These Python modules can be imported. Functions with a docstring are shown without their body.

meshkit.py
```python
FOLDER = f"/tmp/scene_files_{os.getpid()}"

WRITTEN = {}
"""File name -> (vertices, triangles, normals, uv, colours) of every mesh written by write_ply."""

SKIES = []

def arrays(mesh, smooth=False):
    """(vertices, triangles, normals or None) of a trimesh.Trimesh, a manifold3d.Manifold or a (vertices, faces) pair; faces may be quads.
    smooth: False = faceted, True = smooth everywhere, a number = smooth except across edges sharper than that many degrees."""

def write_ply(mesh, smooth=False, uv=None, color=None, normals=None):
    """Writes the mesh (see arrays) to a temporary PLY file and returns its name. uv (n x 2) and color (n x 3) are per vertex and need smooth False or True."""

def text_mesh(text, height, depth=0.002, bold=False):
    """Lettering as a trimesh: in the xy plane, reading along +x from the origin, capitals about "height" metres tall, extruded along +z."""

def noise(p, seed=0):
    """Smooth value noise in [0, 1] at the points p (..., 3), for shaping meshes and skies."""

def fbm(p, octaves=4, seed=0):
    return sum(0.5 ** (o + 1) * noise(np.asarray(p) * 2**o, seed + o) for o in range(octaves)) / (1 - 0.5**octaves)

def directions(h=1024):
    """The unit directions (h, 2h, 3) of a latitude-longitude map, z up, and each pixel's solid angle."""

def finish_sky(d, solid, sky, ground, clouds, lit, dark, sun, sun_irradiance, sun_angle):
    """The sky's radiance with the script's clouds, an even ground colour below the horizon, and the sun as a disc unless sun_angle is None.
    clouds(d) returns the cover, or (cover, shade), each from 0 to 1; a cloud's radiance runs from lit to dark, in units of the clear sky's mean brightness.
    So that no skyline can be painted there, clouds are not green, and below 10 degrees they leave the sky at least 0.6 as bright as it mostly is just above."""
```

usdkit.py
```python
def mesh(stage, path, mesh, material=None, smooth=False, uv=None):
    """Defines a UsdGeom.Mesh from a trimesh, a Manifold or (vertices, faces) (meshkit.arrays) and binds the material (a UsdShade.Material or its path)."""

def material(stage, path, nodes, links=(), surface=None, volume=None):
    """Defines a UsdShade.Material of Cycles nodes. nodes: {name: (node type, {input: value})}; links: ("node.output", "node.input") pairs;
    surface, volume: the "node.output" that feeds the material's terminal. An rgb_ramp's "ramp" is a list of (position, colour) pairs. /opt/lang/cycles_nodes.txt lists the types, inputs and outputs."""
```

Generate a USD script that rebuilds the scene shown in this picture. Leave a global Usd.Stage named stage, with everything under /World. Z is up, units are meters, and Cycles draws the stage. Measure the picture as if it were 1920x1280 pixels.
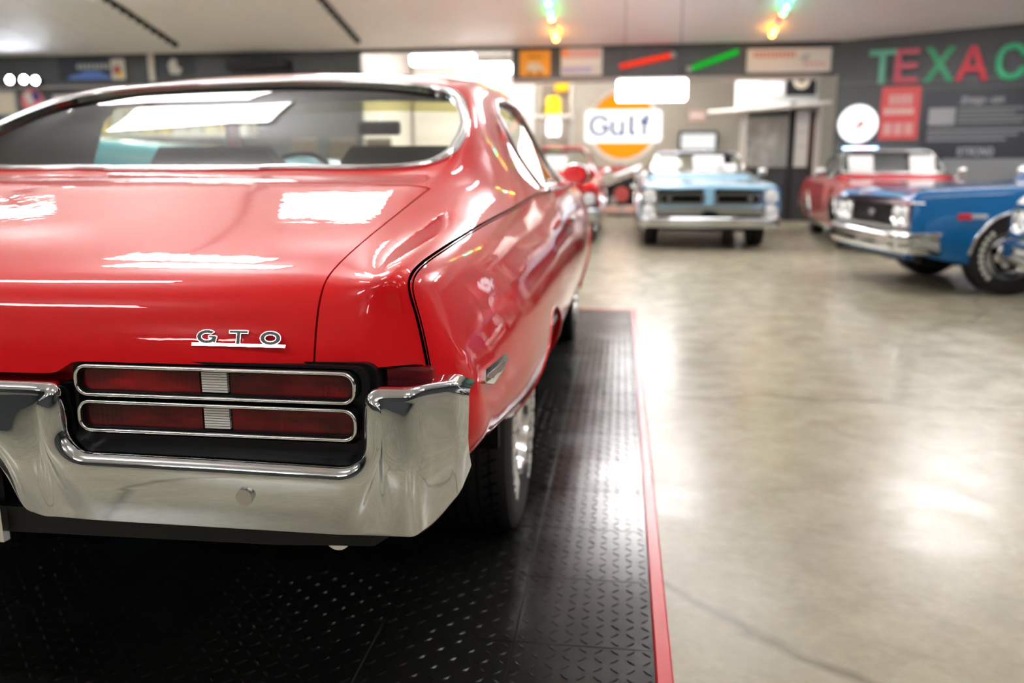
import math, numpy as np, trimesh, usdkit, meshkit
from pxr import Usd, UsdGeom, UsdLux, UsdShade, Gf, Sdf, Vt
from scipy.interpolate import BSpline
from scipy.spatial import Delaunay, cKDTree
import shapely
from shapely.geometry import Polygon, LineString, Point, box as sbox
from shapely import affinity

stage = Usd.Stage.CreateInMemory()
UsdGeom.SetStageUpAxis(stage, UsdGeom.Tokens.z)
UsdGeom.SetStageMetersPerUnit(stage, 1.0)
UsdGeom.Xform.Define(stage, '/World')
UsdGeom.Scope.Define(stage, '/World/Looks')

# ------------------------------------------------------------------ camera, light levels, exposure
F_PX, EYE, PITCH, YAW = 1560.0, 1.02, 11.453, 7.38
EXPOSURE = 1.55
PANEL_POWER = 10.0          # radiance of the ceiling light panels
cam = UsdGeom.Camera.Define(stage, '/World/camera')
cam.CreateHorizontalApertureAttr(36.0)
cam.CreateVerticalApertureAttr(24.0)
cam.CreateFocalLengthAttr(36.0 * F_PX / 1920)
cam.CreateFStopAttr(2.6)
cam.CreateFocusDistanceAttr(1.27)
cam.CreateExposureAttr(EXPOSURE)
cam.CreateClippingRangeAttr(Gf.Vec2f(0.05, 200))
cam.AddTranslateOp().Set(Gf.Vec3d(0, 0, EYE))
cam.AddRotateXYZOp().Set(Gf.Vec3f(90 - PITCH, 0, YAW))

# the room is closed: a faint even dome only lights the outside of the shell
dome = UsdLux.DomeLight.Define(stage, '/World/sky')
dome.CreateIntensityAttr(0.3)

# ------------------------------------------------------------------ helpers
rng = np.random.default_rng(7)
_names = {}
def numbered(path):
    n = _names.get(path, -1) + 1
    _names[path] = n
    return path if n == 0 else f'{path}_{n:03d}'

def tag(prim, label=None, cat=None, group=None, kind=None):
    for k, v in (('label', label), ('category', cat), ('group', group), ('kind', kind)):
        if v: prim.SetCustomDataByKey(k, v)
    return prim

def thing(name, label, cat, loc=(0, 0, 0), rotz=0.0, group=None, kind=None):
    x = UsdGeom.Xform.Define(stage, numbered('/World/' + name))
    x.AddTranslateOp().Set(Gf.Vec3d(*map(float, loc)))
    if rotz: x.AddRotateZOp().Set(float(rotz))
    tag(x.GetPrim(), label, cat, group, kind)
    return str(x.GetPath())

def sub(parent, name, label=None):
    x = UsdGeom.Xform.Define(stage, numbered(parent + '/' + name))
    if label: tag(x.GetPrim(), label)
    return str(x.GetPath())

def part(parent, name, mesh, mat, smooth=35, label=None, kind=None):
    p = numbered(parent + '/' + name)
    if isinstance(mesh, (list,)): mesh = trimesh.util.concatenate([trimesh.Trimesh(m.vertices, m.faces, process=False) for m in mesh])
    if isinstance(mesh, tuple) and len(mesh) == 3:
        v, f, n = mesh
        m = UsdGeom.Mesh.Define(stage, p)
        m.CreatePointsAttr(Vt.Vec3fArray.FromNumpy(np.asarray(v, np.float32)))
        m.CreateFaceVertexCountsAttr(Vt.IntArray.FromNumpy(np.full(len(f), 3, np.int32)))
        m.CreateFaceVertexIndicesAttr(Vt.IntArray.FromNumpy(np.asarray(f, np.int32).ravel()))
        m.CreateSubdivisionSchemeAttr('none')
        m.CreateNormalsAttr(Vt.Vec3fArray.FromNumpy(np.asarray(n, np.float32)))
        m.SetNormalsInterpolation('vertex')
        UsdShade.MaterialBindingAPI.Apply(m.GetPrim()).Bind(mat)
    else:
        m = usdkit.mesh(stage, p, mesh, mat, smooth=smooth)
    if label or kind: tag(m.GetPrim(), label, None, None, kind)
    return p

def solo(name, mesh, mat, label=None, cat=None, group=None, kind=None, smooth=35):
    p = part('/World', name, mesh, mat, smooth)
    tag(stage.GetPrimAtPath(p), label, cat, group, kind)
    return p

def copy_of(src, name, loc, rotz, label, cat, group=None):
    x = UsdGeom.Xform.Define(stage, numbered('/World/' + name))
    x.GetPrim().GetReferences().AddInternalReference(src)
    x.ClearXformOpOrder()
    for a in ('xformOp:translate', 'xformOp:rotateZ'):
        pass
    xo = UsdGeom.Xformable(x)
    xo.SetXformOpOrder([])
    t = xo.GetPrim().CreateAttribute('xformOp:translate', Sdf.ValueTypeNames.Double3); t.Set(Gf.Vec3d(*map(float, loc)))
    r = xo.GetPrim().CreateAttribute('xformOp:rotateZ', Sdf.ValueTypeNames.Float); r.Set(float(rotz))
    xo.GetXformOpOrderAttr().Set(['xformOp:translate', 'xformOp:rotateZ'])
    x.GetPrim().SetInstanceable(True)
    tag(x.GetPrim(), label, cat, group)
    return str(x.GetPath())

def cat_(ms): return trimesh.util.concatenate([trimesh.Trimesh(m.vertices, m.faces, process=False) for m in ms])
def bx(x0, x1, y0, y1, z0, z1):
    m = trimesh.creation.box([abs(x1 - x0), abs(y1 - y0), abs(z1 - z0)])
    m.apply_translation([(x0 + x1) / 2, (y0 + y1) / 2, (z0 + z1) / 2]); return m
def cbx(x0, x1, y0, y1, z0, z1, c=0.006):
    """box with chamfered edges"""
    p = []
    lo, hi = np.array([x0, y0, z0], float), np.array([x1, y1, z1], float)
    c = min(c, (hi - lo).min() * 0.4)
    for s in np.ndindex(2, 2, 2):
        q = np.where(np.array(s) == 0, lo, hi); d = np.where(np.array(s) == 0, 1, -1) * c
        for k in range(3):
            r = q + d; r[k] = q[k]; p.append(r)
    return trimesh.convex.convex_hull(np.array(p))
def cyl(r, h, axis='z', at=(0, 0, 0), n=32, r2=None):
    prof = [[0, -h / 2], [r, -h / 2], [r if r2 is None else r2, h / 2], [0, h / 2]]
    m = trimesh.creation.revolve(np.array(prof), sections=n)
    if axis == 'x': m.apply_transform(trimesh.transformations.rotation_matrix(math.pi / 2, [0, 1, 0]))
    if axis == 'y': m.apply_transform(trimesh.transformations.rotation_matrix(-math.pi / 2, [1, 0, 0]))
    m.apply_translation(at); return m
def lathe(prof, axis='z', at=(0, 0, 0), n=48):
    m = trimesh.creation.revolve(np.array(prof, float), sections=n)
    if axis == 'x': m.apply_transform(trimesh.transformations.rotation_matrix(math.pi / 2, [0, 1, 0]))
    if axis == 'y': m.apply_transform(trimesh.transformations.rotation_matrix(-math.pi / 2, [1, 0, 0]))
    m.apply_translation(at); return m
def tube(pts, r, n=10, closed=False):
    p = np.asarray(pts, float); N = len(p)
    t = np.roll(p, -1, 0) - np.roll(p, 1, 0) if closed else np.gradient(p, axis=0)
    t /= np.linalg.norm(t, axis=1, keepdims=True) + 1e-12
    ref = np.array([0, 0, 1.0]) if abs(t[0][2]) < .9 else np.array([1.0, 0, 0])
    V = []; a = np.cross(t[0], ref); a /= np.linalg.norm(a)
    rr = np.broadcast_to(np.asarray(r, float), (N,)) if np.ndim(r) < 2 else None
    for i in range(N):
        a = a - t[i] * (a @ t[i]); a /= np.linalg.norm(a) + 1e-12
        b = np.cross(t[i], a); th = np.arange(n) * 2 * math.pi / n
        V.append(p[i] + rr[i] * (np.cos(th)[:, None] * a + np.sin(th)[:, None] * b))
    V = np.vstack(V); F = []
    for i in range(N if closed else N - 1):
        i2 = (i + 1) % N
        for j in range(n):
            k = (j + 1) % n
            F += [[i * n + j, i * n + k, i2 * n + k], [i * n + j, i2 * n + k, i2 * n + j]]
    if not closed:
        V = np.vstack([V, p[0], p[-1]]); c0, c1 = len(V) - 2, len(V) - 1
        for j in range(n):
            k = (j + 1) % n
            F += [[c0, k, j], [c1, (N - 1) * n + j, (N - 1) * n + k]]
    m = trimesh.Trimesh(V, F, process=False); m.fix_normals() if False else None
    return m
def extr(poly, d0, d1, plane='xz'):
    """extrude a shapely polygon drawn in (x, z) from y=d0 to y=d1 (plane xz), or in (y, z) along x (plane yz), or (x, y) along z"""
    gs = [g for g in getattr(poly, 'geoms', [poly]) if g.area > 1e-9]
    m = cat_([trimesh.creation.extrude_polygon(g, abs(d1 - d0), engine='earcut') for g in gs])
    v = m.vertices.copy(); lo = min(d0, d1)
    if plane == 'xz': m.vertices = np.stack([v[:, 0], lo + v[:, 2], v[:, 1]], 1); m.invert()
    elif plane == 'yz': m.vertices = np.stack([lo + v[:, 2], v[:, 0], v[:, 1]], 1)
    else: m.vertices = np.stack([v[:, 0], v[:, 1], lo + v[:, 2]], 1)
    return m
def rrect(x0, x1, z0, z1, r, n=6):
    return sbox(x0 + r, z0 + r, x1 - r, z1 - r).buffer(r, quad_segs=n)
def words(text, h, y=0.0, depth=0.004, cx=0.0, z=0.0, width=None, bold=True, shear=0.0):
    """lettering that faces -y, centred at x=cx, baseline z, front at y - depth"""
    m = meshkit.text_mesh(text, h, depth, bold=bold)
    v = m.vertices.copy(); v[:, 0] -= v[:, 0].min(); w = v[:, 0].max()
    if width: v[:, 0] *= width / w; w = width
    v[:, 0] += -w / 2 + shear * v[:, 1] + cx
    return trimesh.Trimesh(np.stack([v[:, 0], y - v[:, 2], v[:, 1] + z], 1), m.faces, process=False)

def place(m, rotz=0, loc=(0, 0, 0)):
    m = trimesh.Trimesh(m.vertices.copy(), m.faces, process=False)
    m.apply_transform(trimesh.transformations.rotation_matrix(math.radians(rotz), [0, 0, 1])); m.apply_translation(loc); return m

# ------------------------------------------------------------------ materials
def look(name, nodes, links=(), surface='p.BSDF'):
    return usdkit.material(stage, '/World/Looks/' + name, nodes, links, surface=surface)
def plain(name, col, rough=0.5, metal=0.0, **kw):
    return look(name, {'p': ('principled_bsdf', dict(base_color=col, roughness=rough, metallic=metal, **kw))})
def glow(name, col, s):
    return look(name, {'p': ('emission', dict(color=col, strength=s))}, surface='p.emission')
def paint(name, col, rough=0.28, fleck=0.0):
    # enamel under clear coat, with a very slight orange peel
    return look(name, {'t': ('texture_coordinate', {}), 'n': ('noise_texture', {'scale': 26.0, 'detail': 2.0}),
        'b': ('bump', {'strength': 0.018, 'distance': 0.01}),
        'p': ('principled_bsdf', dict(base_color=col, roughness=.42, specular_ior_level=.08, coat_weight=1.0, coat_roughness=0.014, coat_ior=1.37))},
        [('t.object', 'n.vector'), ('n.fac', 'b.height'), ('b.normal', 'p.coat_normal')])
def pane(name, tint, k=.75):
    return look(name, {'w': ('layer_weight', {'blend': .5}), 'p5': ('math', {'math_type': 'power', 'value2': 5.0}), 's': ('math', {'math_type': 'multiply_add', 'value2': .92 * k, 'value3': .05 * k}),
        'a': ('transparent_bsdf', {'color': tint}), 'g': ('glossy_bsdf', {'color': (1, 1, 1), 'roughness': 0.01}), 'm': ('mix_closure', {})},
        [('w.facing', 'p5.value1'), ('p5.value', 's.value1'), ('s.value', 'm.fac'), ('a.BSDF', 'm.closure1'), ('g.BSDF', 'm.closure2')], surface='m.closure')

RED = paint('red_enamel', (0.68, 0.007, 0.011))
DARKRED = paint('deep_red_enamel', (0.42, 0.008, 0.018))
SKYBLUE = paint('pale_blue_enamel', (0.27, 0.50, 0.66))
BLUE = paint('marina_blue_enamel', (0.006, 0.13, 0.36))
TURQ = paint('turquoise_enamel', (0.06, 0.36, 0.50))
CHROME = look('chrome', {'t': ('texture_coordinate', {}), 'n': ('noise_texture', {'scale': 4.0, 'detail': 1.0}), 'b': ('bump', {'strength': 0.02, 'distance': 0.02}),
    'p': ('principled_bsdf', dict(base_color=(.68, .715, .75), metallic=1.0, roughness=0.035))}, [('t.object', 'n.vector'), ('n.fac', 'b.height'), ('b.normal', 'p.normal')])
BRIGHT = plain('bright_trim', (.78, .79, .80), 0.12, 1.0)
STEEL = plain('brushed_steel', (.55, .55, .54), 0.3, 1.0)
BLACK = plain('black_plastic', (.006, .006, .007), 0.3, specular_ior_level=.2)
SATIN = plain('black_satin', (.010, .010, .011), 0.5, specular_ior_level=.25)
PITCHB = plain('underbody_black', (.005, .005, .005), 0.6, specular_ior_level=.1)
DARKPAINT = plain('emblem_black', (.02, .03, .04), 0.25)
RUBBER = plain('tyre_rubber', (.013, .013, .014), 0.62)
WHITELET = plain('tyre_white_lettering', (.86, .85, .80), 0.6)
GLASS = pane('tinted_glass', (.86, .90, .80), .62)
CLEARG = pane('clear_glass', (.9, .92, .9))
SHADEG = pane('shade_band_glass', (.62, .58, .26))
VINYL = plain('dark_vinyl', (.035, .033, .030), 0.45)
HEADLINER = plain('headliner', (.10, .10, .085), 0.8)
LENS = look('red_lens', {'t': ('texture_coordinate', {}), 'w': ('wave_texture', {'scale': 40.0, 'wave_type': 'bands', 'bands_direction': 'x'}), 'b': ('bump', {'strength': 0.12, 'distance': .002}),
    'mp': ('mapping', {'scale': (9.0, 1.0, 26.0)}), 'n': ('noise_texture', {'scale': 1.0, 'detail': 3.0}), 'r': ('rgb_ramp', {'ramp': [(.35, (.045, .0, .003)), (.55, (.14, .001, .005)), (.75, (.36, .003, .008))]}),
    'p': ('principled_bsdf', dict(roughness=.3, specular_ior_level=.15, coat_weight=.55, coat_roughness=.02))}, [('t.object', 'w.vector'), ('w.fac', 'b.height'), ('b.normal', 'p.normal'), ('t.object', 'mp.vector'), ('mp.vector', 'n.vector'), ('n.fac', 'r.fac'), ('r.color', 'p.base_color')])
CLEARLENS = plain('clear_ribbed_lens', (.80, .80, .82), 0.15, 0.35)
AMBER = plain('amber_lens', (.8, .2, .02), 0.2)
WHITE = plain('white_card', (.86, .86, .85), 0.6)
BEIGE = plain('beige_sheet_metal', (.46, .43, .37), 0.55)
WALLGREY = plain('charcoal_wall_paint', (.060, .064, .068), 0.55)
GREYTRIM = plain('taupe_trim', (.36, .31, .29), 0.6)
CREAM = plain('cream_wall', (.80, .74, .70), 0.7)
WHITEWALL = plain('white_corrugated', (.78, .78, .76), 0.5)
BLACKWAIN = plain('black_wainscot', (.014, .014, .015), 0.5)
PINKKERB = plain('terracotta_kerb', (.50, .30, .25), 0.7)

CEIL = look('ceiling_panel_white', {'g': ('geometry', {}), 'n': ('noise_texture', {'scale': 0.6, 'detail': 3.0}), 'r': ('rgb_ramp', {'ramp': [(0.3, (.80, .79, .80)), (0.7, (.87, .86, .86))]}),
    'p': ('principled_bsdf', {'roughness': .6})}, [('g.position', 'n.vector'), ('n.fac', 'r.fac'), ('r.color', 'p.base_color')])
FLOOR = look('polished_concrete', {
    'g': ('geometry', {}), 'mp': ('mapping', {'scale': (1.0, 1.0, 1.0)}),
    'n1': ('noise_texture', {'scale': 0.9, 'detail': 6.0, 'roughness': .62, 'distortion': .6}),
    'n2': ('noise_texture', {'scale': 5.0, 'detail': 5.0, 'roughness': .6, 'distortion': .4}),
    'n3': ('noise_texture', {'scale': 34.0, 'detail': 3.0}),
    'r1': ('rgb_ramp', {'ramp': [(.30, (.30, .27, .195)), (.5, (.36, .325, .235)), (.72, (.41, .37, .275))]}),
    'r2': ('rgb_ramp', {'ramp': [(.28, (.90, .90, .90)), (.5, (1, 1, 1)), (.75, (1.05, 1.05, 1.03))]}),
    'r3': ('rgb_ramp', {'ramp': [(.3, (.93, .93, .93)), (.7, (1.05, 1.05, 1.05))]}),
    'm1': ('mix', {'mix_type': 'multiply', 'fac': 1.0}), 'm2': ('mix', {'mix_type': 'multiply', 'fac': 1.0}),
    # hairline cracks
    'nv': ('noise_texture', {'scale': 1.3, 'detail': 4.0}), 'va': ('vector_math', {'math_type': 'multiply_add', 'vector2': (.55, .55, .0)}),
    'v': ('voronoi_texture', {'feature': 'distance_to_edge', 'scale': .33}), 'rc': ('rgb_ramp', {'ramp': [(0, (.42, .42, .42)), (.0022, (.5, .5, .5)), (.006, (1, 1, 1)), (1, (1, 1, 1))]}),
    'm3': ('mix', {'mix_type': 'multiply', 'fac': 0.8}),
    'rr': ('map_range', {'from_min': .3, 'from_max': .7, 'to_min': .20, 'to_max': .30}),
    'b': ('bump', {'strength': .012, 'distance': .02}),
    'p': ('principled_bsdf', {'specular_ior_level': .5})},
    [('g.position', 'mp.vector'), ('mp.vector', 'n1.vector'), ('mp.vector', 'n2.vector'), ('mp.vector', 'n3.vector'), ('n1.fac', 'r1.fac'), ('n2.fac', 'r2.fac'), ('n3.fac', 'r3.fac'),
     ('r1.color', 'm1.color1'), ('r2.color', 'm1.color2'), ('m1.color', 'm2.color1'), ('r3.color', 'm2.color2'),
     ('mp.vector', 'nv.vector'), ('nv.color', 'va.vector1'), ('mp.vector', 'va.vector3'), ('va.vector', 'v.vector'), ('v.distance', 'rc.fac'), ('m2.color', 'm3.color1'), ('rc.color', 'm3.color2'),
     ('m3.color', 'p.base_color'), ('n2.fac', 'rr.value'), ('rr.result', 'p.roughness'), ('n2.fac', 'b.height'), ('b.normal', 'p.normal')])
MAT = look('black_mat_plastic', {'g': ('geometry', {}), 'n': ('noise_texture', {'scale': 300.0, 'detail': 1.0}), 'n2': ('noise_texture', {'scale': 3.0, 'detail': 4.0}), 'rr': ('map_range', {'from_min': .3, 'from_max': .7, 'to_min': .15, 'to_max': .25}),
    'p': ('principled_bsdf', {'base_color': (.012, .012, .011), 'specular_ior_level': .2})}, [('g.position', 'n2.vector'), ('n2.fac', 'rr.value'), ('rr.result', 'p.roughness')])
MATRED = plain('red_mat_edge', (.62, .02, .035), 0.25)

# ------------------------------------------------------------------ room shell
HY = 18.0                                  # plane of the bulkhead / back wall
SL = 0.194
def ceil_z(y): return 3.575 + SL * (HY - y) if y > 7.0 else 3.575 + SL * (HY - 7.0) - 0.10 * (7.0 - y)
XL, XR, YB, YN = -16.0, 11.5, -9.0, 22.6

solo('floor', bx(XL, XR, YB, YN, -0.12, 0.0), FLOOR, kind='structure', smooth=False)
def ceiling():
    V, Fc = [], []
    ys = [YB, 7.0, HY + 0.05]
    for y in ys:
        for x in (XL, XR): V += [[x, y, ceil_z(y)], [x, y, ceil_z(y) + .12]]
    m = []
    for i in range(2):
        y0, y1 = ys[i], ys[i + 1]
        p = np.array([[x, y, ceil_z(y) + d] for x in (XL, XR) for y in (y0, y1) for d in (0, .12)])
        m.append(trimesh.convex.convex_hull(p))
    m.append(bx(XL, XR, HY, YN, 3.95, 4.05))
    return m
ceil_root = thing('ceiling', None, None, kind='structure')
for m_ in ceiling(): part(ceil_root, 'ceiling_slab', m_, CEIL, False)
# shallow seams between the ceiling boards
seams = []
for x in np.arange(XL + 1.2, XR, 1.22):
    p = np.array([[x + dx, y, ceil_z(y) - d] for dx in (0, .03) for y in (7.0, HY) for d in (0, .006)])
    seams.append(trimesh.convex.convex_hull(p))
part(ceil_root, 'batten', seams, CEIL, False, kind='stuff')

# left stretch of back wall, header over the bay, angled wall on the right
BAYL, BAYR = -5.60, 4.22
wb = thing('wall_back', None, None, kind='structure')
part(wb, 'panel', bx(XL, BAYL, HY, HY + .15, 0, 4.0), WALLGREY, False)
part(wb, 'header', bx(-2.33, BAYR, HY, HY + .2, 2.93, 3.9), WALLGREY, False)
part(wb, 'header_trim', cbx(-2.33, BAYR - .35, HY - .012, HY + .22, 2.86, 2.945, .005), GREYTRIM, False)
part(wb, 'cornice', cbx(XL, BAYR, HY - .03, HY - .0, 3.50, 3.6, .005), plain('dark_cornice', (.03, .033, .036), .5), False)
part(wb, 'bay_back', bx(BAYL - .5, 6.5, 22.4, 22.6, 0, 4.0), BEIGE, False)
for x in np.arange(BAYL, 4.2, 0.23): part(wb, 'rib', bx(x, x + .035, 22.375, 22.4, .3, 3.95), BEIGE, False)
part(wb, 'kerb', cbx(BAYL, BAYR, 21.9, 22.4, 0, .16, .01), PINKKERB, False)
part(wb, 'bay_side', bx(BAYL - .15, BAYL, HY + .15, 22.4, 0, 4.0), CREAM, False)
AX, AY, AD = BAYR, HY, math.radians(-14)
wr = thing('wall_right', None, None, (AX, AY, 0), -14, kind='structure')
part(wr, 'panel', bx(0, 8.4, 0, .15, 0, 5.2), WALLGREY, False)
part(wr, 'ledge', cbx(.05, 8.4, -.03, 0, 2.74, 2.80, .004), plain('wall_ledge_grey', (.10, .11, .115), .5), False)
part(wr, 'wainscot', bx(0, 8.4, -.02, 0, 0, 1.02), BLACKWAIN, False)
solo('wall_side_right', bx(XR, XR + .15, YB, 14.6, 0, 6), WALLGREY, kind='structure', smooth=False)
solo('wall_side_left', bx(XL - .15, XL, YB, HY, 0, 6), WALLGREY, kind='structure', smooth=False)
solo('wall_front', bx(XL, XR, YB - .15, YB, 0, 6), WALLGREY, kind='structure', smooth=False)

# ------------------------------------------------------------------ ceiling light panels
PANEL = glow('light_diffuser', (1.0, .985, .96), PANEL_POWER)
FRAME = plain('light_frame_white', (.8, .8, .8), .4)
def panel(x, y, label, w=1.5, d=.34, drop=.8):
    drop = .42 if y > 12 else drop
    z = ceil_z(y) - drop
    t = thing('ceiling_light', label, 'ceiling light', (x, y, z), group='hanging flat light panels')
    for b in (bx(-w / 2 - .03, w / 2 + .03, -d / 2 - .03, -d / 2, -.03, .05), bx(-w / 2 - .03, w / 2 + .03, d / 2, d / 2 + .03, -.03, .05),
          bx(-w / 2 - .03, -w / 2, -d / 2, d / 2, -.03, .05), bx(w / 2, w / 2 + .03, -d / 2, d / 2, -.03, .05)): part(t, 'frame_bar', b, FRAME, False)
    part(t, 'diffuser', bx(-w / 2, w / 2, -d / 2, d / 2, -.02, .0), PANEL, False)
    part(t, 'uplight', bx(-w / 2, w / 2, -d / 2, d / 2, .02, .04), UPLIGHT if y > 12 else UPLIGHT2, False)
    for s in (-1, 1): part(t, 'cable', tube([(s * w * .45, 0, .05), (s * w * .45, 0, drop - .01)], .004, 6), FRAME, 60)
    return t
UPLIGHT = glow('light_uplight_far_row', (1.0, .98, .97), 100.0); UPLIGHT2 = glow("light_uplight", (1.0, .98, .97), 4.0)
PANELS = [(-13.2, 13.65), (5.4, 13.65), (-8.9, 13.65), (-4.25, 13.65), (.6, 13.65), (-13.0, 9.7), (-8.35, 9.7), (-3.5, 9.7), (1.35, 9.7), (6.1, 9.7), (-9.4, 6.7), (1.2, 6.7), (6.0, 6.7),
          (-13.0, 3.0), (-8.4, 3.0), (-3.7, 3.0), (1.1, 3.0), (5.9, 3.0), (-8.4, -.9), (-3.7, -.9), (1.1, -.9), (5.9, -.9), (-8.4, -5.0), (-3.7, -5.0), (1.1, -5.0), (5.9, -5.0)]
for x, y in PANELS: panel(x, y, 'slim white light panel hung under the sloping ceiling, mirrored in the car paint')
panel(-4.55, 7.3, 'large white light panel mirrored in the rear window, the farther of two', 1.7, .8)
panel(-3.95, 6.15, 'large white light panel mirrored in the rear window, the nearer of two', 1.7, .8)
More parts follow.
